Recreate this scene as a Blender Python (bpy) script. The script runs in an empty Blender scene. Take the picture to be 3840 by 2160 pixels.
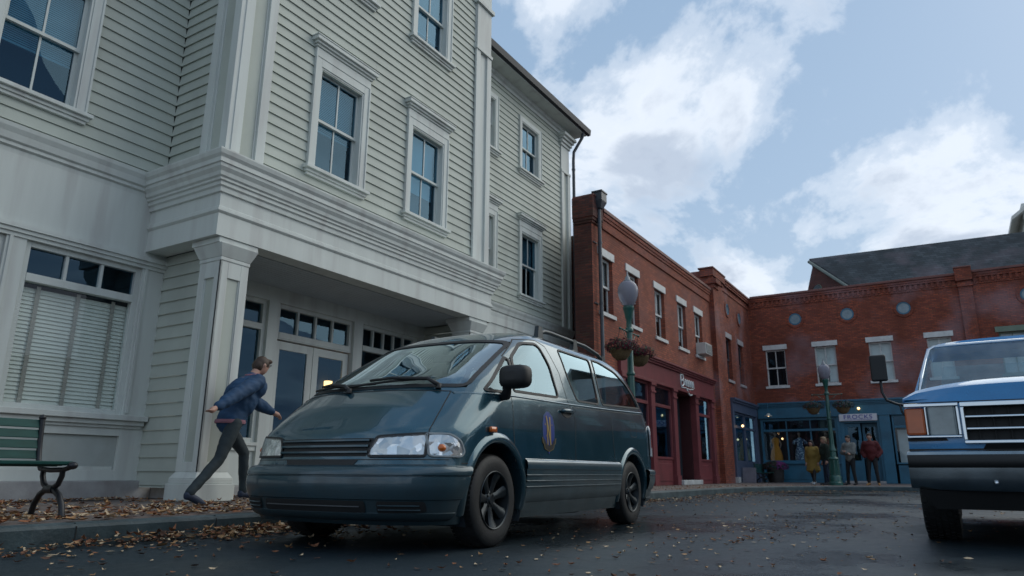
import bpy, bmesh, math, random, bisect
from mathutils import Vector, Matrix
random.seed(7)
PI=math.pi
SC=bpy.context.scene; COL=SC.collection
# ------------------------------------------------------------------ camera
CAMZ=0.52
pitch,roll,head=math.radians(14.6),math.radians(0.35),0.5516
fw=Vector((-math.sin(head)*math.cos(pitch),math.cos(head)*math.cos(pitch),math.sin(pitch)))
rt=Vector((math.cos(head),math.sin(head),0)); up=rt.cross(fw)
rt2=rt*math.cos(roll)+up*math.sin(roll); up2=up*math.cos(roll)-rt*math.sin(roll)
cd=bpy.data.cameras.new('camera'); cam=bpy.data.objects.new('camera',cd); COL.objects.link(cam)
m=Matrix.Identity(4)
for i in range(3): m[i][0]=rt2[i]; m[i][1]=up2[i]; m[i][2]=-fw[i]
m[0][3],m[1][3],m[2][3]=0,0,CAMZ
cam.matrix_world=m
cd.sensor_width=36; cd.lens=36*2652.7/3840; cd.clip_start=0.05; cd.clip_end=3000
cd.dof.use_dof=True; cd.dof.focus_distance=6.2; cd.dof.aperture_fstop=3.2
SC.camera=cam
SC.view_settings.view_transform='Standard'; SC.view_settings.look='None'
SC.view_settings.exposure=0.33; SC.view_settings.gamma=1.0
# ------------------------------------------------------------------ sky and sun
SUN_EL,SUN_AZ=math.radians(38),math.radians(35)   # azimuth from +Y towards +X
w=bpy.data.worlds.new('World'); SC.world=w; w.use_nodes=True
nt=w.node_tree; nt.nodes.clear()
def N(t,k,**kw):
    n=t.nodes.new(k)
    for a,b in kw.items(): setattr(n,a,b)
    return n
def mth(t,op,a,b=None,clamp=False):
    n=N(t,'ShaderNodeMath',operation=op); n.use_clamp=clamp
    for i,x in enumerate((a,b)):
        if x is None: continue
        if isinstance(x,(int,float)): n.inputs[i].default_value=x
        else: t.links.new(x,n.inputs[i])
    return n.outputs[0]
def ramp(t,f,stops,interp='LINEAR'):
    r=N(t,'ShaderNodeValToRGB'); r.color_ramp.interpolation=interp
    while len(r.color_ramp.elements)<len(stops): r.color_ramp.elements.new(0.5)
    for e,(p,c) in zip(r.color_ramp.elements,stops):
        e.position=p; e.color=(c,c,c,1) if isinstance(c,(int,float)) else (*c,1)
    t.links.new(f,r.inputs[0]); return r.outputs[0]
def mixc(t,f,a,b,mode='MIX'):
    n=N(t,'ShaderNodeMix',data_type='RGBA',blend_type=mode)
    for s,x in ((n.inputs[0],f),(n.inputs[6],a),(n.inputs[7],b)):
        if isinstance(x,(int,float)): s.default_value=x
        elif isinstance(x,tuple): s.default_value=(*x,1)
        else: t.links.new(x,s)
    return n.outputs[2]
SKYK=0.1
sky=N(nt,'ShaderNodeTexSky',sky_type='NISHITA',sun_disc=False,sun_elevation=SUN_EL,sun_rotation=SUN_AZ,altitude=100,air_density=1.0,dust_density=1.5,ozone_density=1.5)
tc=N(nt,'ShaderNodeTexCoord'); sep=N(nt,'ShaderNodeSeparateXYZ'); nt.links.new(tc.outputs['Generated'],sep.inputs[0])
zz=mth(nt,'ADD',mth(nt,'MAXIMUM',sep.outputs[2],0.0),0.22)
cx=mth(nt,'DIVIDE',sep.outputs[0],zz); cy=mth(nt,'DIVIDE',sep.outputs[1],zz)
cmb=N(nt,'ShaderNodeCombineXYZ'); nt.links.new(cx,cmb.inputs[0]); nt.links.new(cy,cmb.inputs[1])
mp=N(nt,'ShaderNodeMapping'); nt.links.new(cmb.outputs[0],mp.inputs[0]); mp.inputs['Location'].default_value=(2.77,3.01,0); mp.inputs['Rotation'].default_value=(0,0,0.5)
mp.inputs['Scale'].default_value=(1.0,0.72,1)
n1=N(nt,'ShaderNodeTexNoise'); n1.inputs['Scale'].default_value=1.7; n1.inputs['Detail'].default_value=9; n1.inputs['Roughness'].default_value=0.60; n1.inputs['Distortion'].default_value=0.22
nt.links.new(mp.outputs[0],n1.inputs['Vector'])
n2=N(nt,'ShaderNodeTexNoise'); n2.inputs['Scale'].default_value=2.1; n2.inputs['Detail'].default_value=5; n2.inputs['Roughness'].default_value=0.5
mp2=N(nt,'ShaderNodeMapping'); nt.links.new(mp.outputs[0],mp2.inputs[0]); mp2.inputs['Location'].default_value=(0.12,0.1,2.0)
nt.links.new(mp2.outputs[0],n2.inputs['Vector'])
cm=ramp(nt,n1.outputs[0],[(0.455,0.0),(0.50,0.42),(0.55,0.86),(0.64,1.0)],'EASE')
# thick cloud hearts turn blue-grey, thin rims stay bright
dens=mth(nt,'ADD',mth(nt,'MULTIPLY',n1.outputs[0],0.62),mth(nt,'MULTIPLY',n2.outputs[0],0.38))
shade=ramp(nt,dens,[(0.51,0.0),(0.57,0.6),(0.64,1.0)],'EASE')
ccol=mixc(nt,shade,(7.6,8.1,8.8),(2.7,3.4,4.6))
skyc=mixc(nt,0.7,sky.outputs[0],(2.45,3.85,5.6))
# paler towards the horizon
hz=ramp(nt,sep.outputs[2],[(0.0,0.75),(0.35,0.28),(0.8,0.0)])
skyc=mixc(nt,hz,skyc,(4.7,5.6,6.5))
fin=mixc(nt,mth(nt,'MULTIPLY',cm,0.9),skyc,ccol)
# below the horizon: dark earth
gm=ramp(nt,mth(nt,'ADD',mth(nt,'MULTIPLY',sep.outputs[2],4.0),0.5,True),[(0.40,0.0),(0.5,1.0)])
fin=mixc(nt,gm,(0.5,0.6,0.7),fin)
bg=N(nt,'ShaderNodeBackground'); nt.links.new(fin,bg.inputs[0]); bg.inputs[1].default_value=SKYK
wo=N(nt,'ShaderNodeOutputWorld'); nt.links.new(bg.outputs[0],wo.inputs[0])
sl=bpy.data.lights.new('sun','SUN'); sl.energy=1.0; sl.angle=math.radians(60); sl.color=(1,0.94,0.78)
so=bpy.data.objects.new('sun',sl); COL.objects.link(so)
sd=Vector((math.sin(SUN_AZ)*math.cos(SUN_EL),math.cos(SUN_AZ)*math.cos(SUN_EL),math.sin(SUN_EL)))
so.rotation_euler=sd.to_track_quat('Z','Y').to_euler(); so.location=(20,20,40)
# ------------------------------------------------------------------ helpers
class MB:
    def __init__(s): s.v=[]; s.f=[]; s.mi=[]; s.cur=0
    def add(s,vs,fs):
        b=len(s.v); s.v+= [tuple(p) for p in vs]
        for f in fs: s.f.append([b+i for i in f]); s.mi.append(s.cur)
        return s
    def hexa(s,p): return s.add(p,[(0,3,2,1),(4,5,6,7),(0,1,5,4),(1,2,6,5),(2,3,7,6),(3,0,4,7)])
    def box(s,x0,x1,y0,y1,z0,z1):
        return s.hexa([(x0,y0,z0),(x1,y0,z0),(x1,y1,z0),(x0,y1,z0),(x0,y0,z1),(x1,y0,z1),(x1,y1,z1),(x0,y1,z1)])
    def fb(s,fr,a0,a1,d0,d1,z0,z1):
        q=lambda a,d,z: fr(a,d,z)
        return s.hexa([q(a0,d0,z0),q(a1,d0,z0),q(a1,d1,z0),q(a0,d1,z0),q(a0,d0,z1),q(a1,d0,z1),q(a1,d1,z1),q(a0,d1,z1)])
    def quad(s,*p): return s.add(p,[(0,1,2,3)])
    def rows(s,rows,closed=False):
        n=len(rows[0]); vs=[p for r in rows for p in r]; fs=[]
        for i in range(len(rows)-1):
            for j in range(n if closed else n-1):
                k=(j+1)%n; fs.append((i*n+j,i*n+k,(i+1)*n+k,(i+1)*n+j))
        return s.add(vs,fs)
    def tube(s,pts,r,n=8,cap=True):
        pts=[Vector(p) for p in pts]; R=r if isinstance(r,(list,tuple)) else [r]*len(pts)
        rows=[]; prev=None
        for i,p in enumerate(pts):
            t=(pts[min(i+1,len(pts)-1)]-pts[max(i-1,0)])
            if t.length<1e-9: t=Vector((0,0,1))
            t.normalize()
            a=prev-t*prev.dot(t) if prev is not None else t.orthogonal()
            if a.length<1e-6: a=t.orthogonal()
            a.normalize(); prev=a; b=t.cross(a)
            rows.append([p+(a*math.cos(2*PI*k/n)+b*math.sin(2*PI*k/n))*R[i] for k in range(n)])
        b0=len(s.v); s.rows(rows,True)
        if cap:
            s.f.append([b0+k for k in range(n)][::-1]); s.mi.append(s.cur)
            e=b0+(len(pts)-1)*n; s.f.append([e+k for k in range(n)]); s.mi.append(s.cur)
        return s
    def lathe(s,prof,c=(0,0,0),n=24,axis='z',sc=(1,1)):
        c=Vector(c); rows=[]
        for r,h in prof:
            row=[]
            for k in range(n):
                a=2*PI*k/n; u,v=r*math.cos(a)*sc[0],r*math.sin(a)*sc[1]
                row.append(c+(Vector((u,v,h)) if axis=='z' else Vector((h,u,v)) if axis=='x' else Vector((u,h,v))))
            rows.append(row)
        return s.rows(rows,True)
    def ball(s,c,r,n=12,m=8,sc=(1,1,1)):
        c=Vector(c); rows=[]
        for i in range(m+1):
            t=PI*i/m
            rows.append([c+Vector((max(1e-4,math.sin(t))*math.cos(2*PI*k/n)*sc[0],max(1e-4,math.sin(t))*math.sin(2*PI*k/n)*sc[1],-math.cos(t)*sc[2]))*r for k in range(n)])
        return s.rows(rows,True)
    def prism(s,poly,fn,d0,d1):
        # poly 2D list, fn(a,b,d)->3D
        n=len(poly); A=[fn(a,b,d0) for a,b in poly]; B=[fn(a,b,d1) for a,b in poly]
        return s.add(A+B,[tuple(range(n))[::-1],tuple(range(n,2*n))]+[(i,(i+1)%n,n+(i+1)%n,n+i) for i in range(n)])
    def build(s,name,mat,parent=None,smooth=False,bevel=0,recalc=True,auto=None,seg=2,mesh_only=False):
        me=bpy.data.meshes.new(name); me.from_pydata(s.v,[],s.f); me.update()
        if recalc:
            bm=bmesh.new(); bm.from_mesh(me)
            bmesh.ops.recalc_face_normals(bm,faces=bm.faces); bm.to_mesh(me); bm.free()
        for mm in (mat if isinstance(mat,(list,tuple)) else [mat]): me.materials.append(mm)
        if any(s.mi) : me.polygons.foreach_set('material_index',s.mi)
        if smooth:
            me.polygons.foreach_set('use_smooth',[True]*len(me.polygons))
            if auto: me.set_sharp_from_angle(angle=math.radians(auto))
        o=bpy.data.objects.new(name,me); COL.objects.link(o)
        if parent is not None:
            o.parent=parent
            if parent.get('_w'): o.location=-Vector(parent['_w'])
            elif parent.parent is not None and parent.parent.get('_w'): pass
        if bevel:
            b=o.modifiers.new('bevel','BEVEL'); b.width=bevel; b.segments=seg; b.limit_method='ANGLE'; b.angle_limit=math.radians(35)
            b.harden_normals=False
        return o
def tag(o,label=None,cat=None,group=None,kind=None):
    if label: o['label']=label
    if cat: o['category']=cat
    if group: o['group']=group
    if kind: o['kind']=kind
    return o
def root(name,loc,label,cat,group=None,rz=0,world=False):
    o=bpy.data.objects.new(name,None); COL.objects.link(o); o.location=loc; o.rotation_euler=(0,0,rz); o.empty_display_size=0.3
    if world: o['_w']=tuple(loc)       # children are modelled in world coordinates
    return tag(o,label,cat,group)
def struct(o): o['kind']='structure'; return o
def kids(o): return [c for c in bpy.data.objects if c.parent==o]
def copy_tree(o,parent=None):
    c=o.copy(); COL.objects.link(c)
    if parent is not None: c.parent=parent
    for ch in kids(o):
        if ch is not c: copy_tree(ch,c)
    return c
def frame(o,u,n):
    o,u,n=Vector(o),Vector(u),Vector(n)
    return lambda a,d,z: o+u*a+n*d+Vector((0,0,z))
def FX(x): return frame((x,0,0),(0,1,0),(1,0,0))     # wall facing +X, a = world y
def FY(y): return frame((0,y,0),(1,0,0),(0,-1,0))    # wall facing -Y, a = world x
def sweep(mb,path,prof,closed_prof=True):
    # path: list of (x,y); outward normal is to the right of travel; mitred corners
    P=[Vector((p[0],p[1])) for p in path]; rows=[]
    for i,p in enumerate(P):
        d0=(P[i]-P[i-1]).normalized() if i>0 else None
        d1=(P[i+1]-P[i]).normalized() if i<len(P)-1 else None
        nr=lambda d: Vector((d.y,-d.x))
        if d0 is None: n=nr(d1)
        elif d1 is None: n=nr(d0)
        else:
            a,b=nr(d0),nr(d1); n=(a+b).normalized(); n=n/max(0.2,n.dot(a))
        rows.append([(p.x+n.x*d,p.y+n.y*d,z) for d,z in prof])
    b=len(mb.v); mb.rows(rows,closed_prof); n=len(prof)
    if closed_prof:
        mb.f.append([b+k for k in range(n)]); mb.mi.append(mb.cur)
        e=b+(len(P)-1)*n; mb.f.append([e+k for k in range(n)][::-1]); mb.mi.append(mb.cur)
    return mb
# ------------------------------------------------------------------ materials
MATS={}
def bsdf(name):
    m=bpy.data.materials.new(name); m.use_nodes=True; t=m.node_tree; t.nodes.clear()
    o=N(t,'ShaderNodeOutputMaterial'); p=N(t,'ShaderNodeBsdfPrincipled'); t.links.new(p.outputs[0],o.inputs[0])
    return m,t,p,o
def M(name,base=None,rough=0.6,metal=0.0,var=0.12,vs=3.0,bump=0.0,bs=60.0,coat=0.0,stretch=None,dirt=None,spec=0.5,rvar=0.0):
    if name in MATS: return MATS[name]
    m,t,p,o=bsdf(name)
    tc=N(t,'ShaderNodeTexCoord'); vec=tc.outputs['Object']
    if stretch:
        mp=N(t,'ShaderNodeMapping'); mp.inputs['Scale'].default_value=stretch; t.links.new(vec,mp.inputs[0]); sv=mp.outputs[0]
    else: sv=vec
    n=N(t,'ShaderNodeTexNoise'); n.inputs['Scale'].default_value=vs; n.inputs['Detail'].default_value=6; n.inputs['Roughness'].default_value=0.6; t.links.new(sv,n.inputs['Vector'])
    f=ramp(t,n.outputs[0],[(0.3,0.0),(0.7,1.0)])
    lo=tuple(c*(1-var) for c in base); hi=tuple(min(1,c*(1+var)) for c in base)
    c=mixc(t,f,lo,hi)
    if dirt:
        n3=N(t,'ShaderNodeTexNoise'); n3.inputs['Scale'].default_value=dirt[2]; n3.inputs['Detail'].default_value=8; t.links.new(sv,n3.inputs['Vector'])
        c=mixc(t,mth(t,'MULTIPLY',ramp(t,n3.outputs[0],[(0.5,0.0),(0.72,1.0)]),dirt[1]),c,dirt[0])
    t.links.new(c,p.inputs['Base Color'])
    p.inputs['Metallic'].default_value=metal; p.inputs['Specular IOR Level'].default_value=spec
    if rvar: t.links.new(mth(t,'ADD',mth(t,'MULTIPLY',f,rvar),rough-rvar/2),p.inputs['Roughness'])
    else: p.inputs['Roughness'].default_value=rough
    p.inputs['Coat Weight'].default_value=coat; p.inputs['Coat Roughness'].default_value=0.04
    if bump:
        n2=N(t,'ShaderNodeTexNoise'); n2.inputs['Scale'].default_value=bs; n2.inputs['Detail'].default_value=4; t.links.new(vec,n2.inputs['Vector'])
        b=N(t,'ShaderNodeBump'); b.inputs['Strength'].default_value=bump; b.inputs['Distance'].default_value=0.01; t.links.new(n2.outputs[0],b.inputs['Height']); t.links.new(b.outputs[0],p.inputs['Normal'])
    MATS[name]=m; return m
def glass(name,tint=(0.75,0.85,0.88),ior=1.5,rough=0.0,dirt=0.0,boost=1.0,gc=(1,1,1),wav=.12):
    if name in MATS: return MATS[name]
    m,t,p,o=bsdf(name); t.nodes.remove(p)
    tr=N(t,'ShaderNodeBsdfTransparent'); tr.inputs[0].default_value=(*tint,1)
    gl=N(t,'ShaderNodeBsdfGlossy'); gl.inputs['Roughness'].default_value=rough; gl.inputs[0].default_value=(*gc,1)
    lw=N(t,'ShaderNodeLayerWeight'); lw.inputs[0].default_value=0.5; r0=((ior-1)/(ior+1))**2
    frs=mth(t,'ADD',mth(t,'MULTIPLY',mth(t,'POWER',lw.outputs['Facing'],4.0),1-r0),r0)
    mx=N(t,'ShaderNodeMixShader'); t.links.new(mth(t,'MULTIPLY',frs,boost,True),mx.inputs[0])
    t.links.new(tr.outputs[0],mx.inputs[1]); t.links.new(gl.outputs[0],mx.inputs[2])
    tc=N(t,'ShaderNodeTexCoord'); n=N(t,'ShaderNodeTexNoise'); n.inputs['Scale'].default_value=1.3; n.inputs['Detail'].default_value=1; t.links.new(tc.outputs['Object'],n.inputs['Vector'])
    b=N(t,'ShaderNodeBump'); b.inputs['Strength'].default_value=wav; b.inputs['Distance'].default_value=0.02; t.links.new(n.outputs[0],b.inputs['Height']); t.links.new(b.outputs[0],gl.inputs['Normal'])
    out=mx.outputs[0]
    if dirt:
        df=N(t,'ShaderNodeBsdfDiffuse'); df.inputs[0].default_value=(0.5,0.56,0.58,1)
        n4=N(t,'ShaderNodeTexNoise'); n4.inputs['Scale'].default_value=5; n4.inputs['Detail'].default_value=8; t.links.new(tc.outputs['Object'],n4.inputs['Vector'])
        mx2=N(t,'ShaderNodeMixShader'); t.links.new(mth(t,'MULTIPLY',ramp(t,n4.outputs[0],[(0.35,0.3),(0.7,1.0)]),dirt),mx2.inputs[0]); t.links.new(out,mx2.inputs[1]); t.links.new(df.outputs[0],mx2.inputs[2]); out=mx2.outputs[0]
    t.links.new(out,o.inputs[0]); MATS[name]=m; return m
def emit(name,col,k,base=(0.8,0.8,0.8)):
    if name in MATS: return MATS[name]
    m,t,p,o=bsdf(name); p.inputs['Base Color'].default_value=(*base,1); p.inputs['Emission Color'].default_value=(*col,1); p.inputs['Emission Strength'].default_value=k
    MATS[name]=m; return m
def brick(name,c1,c2,mortar,dark=0.55,white=0.12,bw=0.21,bh=0.072,hl=None):
    if name in MATS: return MATS[name]
    m,t,p,o=bsdf(name)
    tc=N(t,'ShaderNodeTexCoord'); s=N(t,'ShaderNodeSeparateXYZ'); t.links.new(tc.outputs['Object'],s.inputs[0])
    cb=N(t,'ShaderNodeCombineXYZ'); t.links.new(mth(t,'ADD',s.outputs[0],s.outputs[1]),cb.inputs[0]); t.links.new(s.outputs[2],cb.inputs[1])
    b=N(t,'ShaderNodeTexBrick'); b.inputs['Scale'].default_value=1.0; b.inputs['Brick Width'].default_value=bw; b.inputs['Row Height'].default_value=bh; b.inputs['Mortar Size'].default_value=0.011; b.inputs['Mortar Smooth'].default_value=0.2; b.inputs['Bias'].default_value=0.0
    b.inputs['Color1'].default_value=(*c1,1); b.inputs['Color2'].default_value=(*c2,1); b.inputs['Mortar'].default_value=(*mortar,1)
    t.links.new(cb.outputs[0],b.inputs['Vector'])
    # odd bright bricks
    b2=N(t,'ShaderNodeTexBrick'); b2.inputs['Scale'].default_value=1.0; b2.inputs['Brick Width'].default_value=bw; b2.inputs['Row Height'].default_value=bh; b2.inputs['Mortar Size'].default_value=0.0; b2.inputs['Bias'].default_value=-0.45
    b2.inputs['Color1'].default_value=(0,0,0,1); b2.inputs['Color2'].default_value=(1,1,1,1); t.links.new(cb.outputs[0],b2.inputs['Vector'])
    c=mixc(t,mth(t,'MULTIPLY',ramp(t,b2.outputs[0],[(0.45,0.0),(0.9,1.0)]),0.6),b.outputs[0],hl or (0.36,0.13,0.05))
    nn=N(t,'ShaderNodeTexNoise'); nn.inputs['Scale'].default_value=0.9; nn.inputs['Detail'].default_value=7; nn.inputs['Roughness'].default_value=0.62; t.links.new(tc.outputs['Object'],nn.inputs['Vector'])
    c=mixc(t,mth(t,'MULTIPLY',ramp(t,nn.outputs[0],[(0.44,0.0),(0.60,1.0)]),dark),c,tuple(x*0.35 for x in c1))
    n5=N(t,'ShaderNodeTexNoise'); n5.inputs['Scale'].default_value=0.55; n5.inputs['Detail'].default_value=8; mp=N(t,'ShaderNodeMapping'); mp.inputs['Location'].default_value=(5,2,9); t.links.new(tc.outputs['Object'],mp.inputs[0]); t.links.new(mp.outputs[0],n5.inputs['Vector'])
    c=mixc(t,mth(t,'MULTIPLY',ramp(t,n5.outputs[0],[(0.50,0.0),(0.68,1.0)]),white),c,(0.30,0.22,0.25))
    t.links.new(c,p.inputs['Base Color']); p.inputs['Roughness'].default_value=0.85
    bp=N(t,'ShaderNodeBump'); bp.inputs['Strength'].default_value=0.5; bp.inputs['Distance'].default_value=0.01; t.links.new(b.outputs['Fac'],bp.inputs['Height']); bp.invert=True; t.links.new(bp.outputs[0],p.inputs['Normal'])
    MATS[name]=m; return m
SIDING=M('siding paint',(0.45,0.485,0.43),0.62,var=0.07,vs=1.6,dirt=((0.24,0.25,0.22),0.35,1.1),bump=0.08,bs=25,stretch=(1,1,0.6))
TRIM=M('trim paint',(0.60,0.635,0.60),0.55,var=0.05,vs=2.0,stretch=(2.2,2.2,0.25),dirt=((0.36,0.34,0.33),0.45,1.8),bump=0.06,bs=40)
PANEL=M('panel paint',(0.42,0.46,0.44),0.6,var=0.07,vs=2.5,dirt=((0.28,0.26,0.22),0.4,2))
WINGLASS=glass('window glass',(0.30,0.48,0.56),1.55,boost=1.25,gc=(.42,.72,1.0))
CLEAR=glass('clear glass',(0.8,0.86,0.88),1.5)
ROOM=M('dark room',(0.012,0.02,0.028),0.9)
BLIND=M('blind slats',(0.84,0.83,0.74),0.6,var=0.05)
BLINDB=M('blue grey blind',(0.50,0.60,0.66),0.6,var=0.05)
CONC=M('concrete plinth',(0.33,0.33,0.33),0.85,var=0.2,vs=3,dirt=((0.16,0.12,0.10),0.6,2.5),bump=0.3,bs=30)
BLACKM=M('black metal',(0.018,0.02,0.024),0.4,metal=0.3,var=0.2)
DPIPE=M('slate blue pipe paint',(0.05,0.06,0.075),0.45,var=0.2)
ROOFD=M('dark roof edge',(0.018,0.022,0.03),0.6)
WHITEM=M('white lintel paint',(0.60,0.61,0.60),0.6,var=0.08,dirt=((0.3,0.28,0.26),0.4,4))
BRICK=brick('red brick',(0.37,0.092,0.045),(0.20,0.048,0.028),(0.12,0.055,0.04),dark=0.5,hl=(.55,.23,.09))
BRICKD=brick('weathered brick',(0.36,0.084,0.040),(0.17,0.038,0.024),(0.10,0.045,0.035),dark=0.66,white=0.42,hl=(.55,.22,.08))
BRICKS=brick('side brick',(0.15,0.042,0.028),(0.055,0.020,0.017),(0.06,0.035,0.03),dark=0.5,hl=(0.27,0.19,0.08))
# ------------------------------------------------------------------ ground
def road_mat():
    m,t,p,o=bsdf('wet asphalt')
    tc=N(t,'ShaderNodeTexCoord'); v=tc.outputs['Object']
    def nz(sc,d,r=0.6,st=None):
        n=N(t,'ShaderNodeTexNoise'); n.inputs['Scale'].default_value=sc; n.inputs['Detail'].default_value=d; n.inputs['Roughness'].default_value=r
        if st: mp=N(t,'ShaderNodeMapping'); mp.inputs['Scale'].default_value=st; t.links.new(v,mp.inputs[0]); t.links.new(mp.outputs[0],n.inputs['Vector'])
        else: t.links.new(v,n.inputs['Vector'])
        return n.outputs[0]
    big=nz(0.35,6,0.6,(1,0.6,1)); fine=nz(90,3); mid=nz(9,6)
    c=mixc(t,ramp(t,big,[(0.35,0.0),(0.65,1.0)]),(0.006,0.012,0.016),(0.014,0.023,0.030))
    c=mixc(t,ramp(t,mid,[(0.3,0.0),(0.75,0.6)]),c,(0.014,0.019,0.023))
    c=mixc(t,ramp(t,fine,[(0.55,0.0),(0.72,0.55)]),c,(0.055,0.068,0.075))
    v=N(t,'ShaderNodeTexVoronoi',feature='DISTANCE_TO_EDGE'); v.inputs['Scale'].default_value=.42; wn=N(t,'ShaderNodeMix',data_type='VECTOR'); wn.inputs[0].default_value=.12; t.links.new(tc.outputs['Object'],wn.inputs[4])
    nw=N(t,'ShaderNodeTexNoise'); nw.inputs['Scale'].default_value=2.2; nw.inputs['Detail'].default_value=6; t.links.new(tc.outputs['Object'],nw.inputs['Vector']); t.links.new(nw.outputs['Color'],wn.inputs[5]); t.links.new(wn.outputs[1],v.inputs['Vector'])
    ck=mth(t,'MULTIPLY',ramp(t,v.outputs[0],[(.0,1.0),(.006,0.0)]),ramp(t,big,[(.45,0.0),(.55,1.0)]))
    c=mixc(t,mth(t,'MULTIPLY',ck,.9),c,(.003,.004,.005))
    p.inputs['Specular IOR Level'].default_value=.42; p.inputs['Specular Tint'].default_value=(.55,.82,1,1)
    t.links.new(c,p.inputs['Base Color'])
    wet=ramp(t,big,[(0.42,0.10),(0.56,0.42)])
    t.links.new(mth(t,'ADD',wet,mth(t,'MULTIPLY',mid,0.22)),p.inputs['Roughness'])
    b=N(t,'ShaderNodeBump'); b.inputs['Strength'].default_value=0.55; b.inputs['Distance'].default_value=0.006
    t.links.new(mth(t,'ADD',fine,mth(t,'MULTIPLY',mid,1.2)),b.inputs['Height']); t.links.new(b.outputs[0],p.inputs['Normal'])
    return m
ROAD=road_mat()
g=MB(); g.quad((-900,-900,0),(900,-900,0),(900,1200,0),(-900,1200,0)); struct(g.build('road',ROAD))
KP=[(-5.42,-40),(-5.42,2),(-5.42,9),(-5.42,14),(-5.46,18),(-5.36,21),(-4.95,23.4),(-4.0,25.2),(-2.4,26.3),(-0.4,26.75),(5,26.9),(30,27)]
def smooth_path(P,it=2):
    for _ in range(it):
        Q=[P[0]]
        for a,b in zip(P,P[1:]):
            Q+= [(a[0]*.75+b[0]*.25,a[1]*.75+b[1]*.25),(a[0]*.25+b[0]*.75,a[1]*.25+b[1]*.75)]
        Q.append(P[-1]); P=Q
    return P
KS=smooth_path(KP)
kp=[(0.0,-0.05),(0.0,0.12),(-0.012,0.142),(-0.035,0.15),(-0.16,0.15),(-0.16,-0.05)]
KERBM=M('granite kerb',(0.036,0.060,0.068),0.6,var=0.4,vs=4,dirt=((0.13,0.165,0.175),0.55,2.2),bump=0.5,bs=35,stretch=(1,1,1))
k=MB(); sweep(k,KS,kp); struct(k.build('kerb',KERBM))
k=MB()
for i in range(26):
    y=-4+i*1.15; k.box(-5.5,-5.4165,y,y+.008,0,.13); k.box(-5.56,-5.44,y,y+.008,.13,.152)
    if y>13: break
struct(k.build('kerb_joint',M('dark joint',(.02,.022,.022),.9)))
def pave_mat():
    m,t,p,o=bsdf('brick paving')
    tc=N(t,'ShaderNodeTexCoord')
    b=N(t,'ShaderNodeTexBrick'); b.inputs['Scale'].default_value=1; b.inputs['Brick Width'].default_value=0.2; b.inputs['Row Height'].default_value=0.1; b.inputs['Mortar Size'].default_value=0.006
    b.inputs['Color1'].default_value=(0.17,0.115,0.095,1); b.inputs['Color2'].default_value=(0.10,0.085,0.08,1); b.inputs['Mortar'].default_value=(0.06,0.055,0.05,1); t.links.new(tc.outputs['Object'],b.inputs['Vector'])
    n=N(t,'ShaderNodeTexNoise'); n.inputs['Scale'].default_value=2.2; n.inputs['Detail'].default_value=7; t.links.new(tc.outputs['Object'],n.inputs['Vector'])
    c=mixc(t,ramp(t,n.outputs[0],[(0.4,0.0),(0.7,0.7)]),b.outputs[0],(0.22,0.21,0.20))
    t.links.new(c,p.inputs['Base Color']); p.inputs['Roughness'].default_value=0.7
    bp=N(t,'ShaderNodeBump'); bp.inputs['Strength'].default_value=0.4; bp.inputs['Distance'].default_value=0.01; bp.invert=True; t.links.new(b.outputs['Fac'],bp.inputs['Height']); t.links.new(bp.outputs[0],p.inputs['Normal'])
    return m
s=MB(); inner=[(x,y) for x,y in KS]
# the walk: a strip from the kerb back under the buildings
R0=[];R1=[]
for i,(x,y) in enumerate(KS):
    a=Vector(KS[max(i-1,0)]); b=Vector(KS[min(i+1,len(KS)-1)]); d=(b-a).normalized(); n=Vector((d.y,-d.x))
    R0.append((x-n.x*0.155,y-n.y*0.155,0.146))
    q=Vector((-14,y)) if y<22 else (Vector((x,40)) if x>-2.5 else None)
    if q is None:
        f=(x+5.36)/(5.36-2.5); q=Vector((-14+max(0,f)*11.5,22+ (40-22)*min(1,max(0,f)*1.3+0.15)))
    R1.append((q.x,q.y,0.146))
s.rows([R0,R1]); struct(s.build('sidewalk',pave_mat()))
struct(MB().add([(-60,-60,0.10),(-9.6,-60,0.10),(-9.6,35.5,0.10),(30,35.5,0.10),(30,90,0.10),(-60,90,0.10)],[(0,1,2,3,4,5)]).build('ground',M('back lot gravel',(0.10,0.10,0.095),0.9)))
# ------------------------------------------------------------------ generic facade pieces
def grid_wall(mb,fr,a0,a1,z0,z1,holes,depth):
    A=sorted(set([a0,a1]+[h[i] for h in holes for i in (0,1)])); Z=sorted(set([z0,z1]+[h[i] for h in holes for i in (2,3)]))
    A=[a for a in A if a0<=a<=a1]; Z=[z for z in Z if z0<=z<=z1]
    for i in range(len(A)-1):
        for j in range(len(Z)-1):
            ca,cz=(A[i]+A[i+1])/2,(Z[j]+Z[j+1])/2
            if any(h[0]<ca<h[1] and h[2]<cz<h[3] for h in holes): continue
            mb.quad(fr(A[i],0,Z[j]),fr(A[i+1],0,Z[j]),fr(A[i+1],0,Z[j+1]),fr(A[i],0,Z[j+1]))
    for h in holes:
        p,q,r,s_=h
        for (x0,y0,x1,y1) in ((p,r,q,r),(q,r,q,s_),(q,s_,p,s_),(p,s_,p,r)):
            mb.quad(fr(x0,0,y0),fr(x1,0,y1),fr(x1,-depth,y1),fr(x0,-depth,y0))
EXPO=0.168
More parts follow.
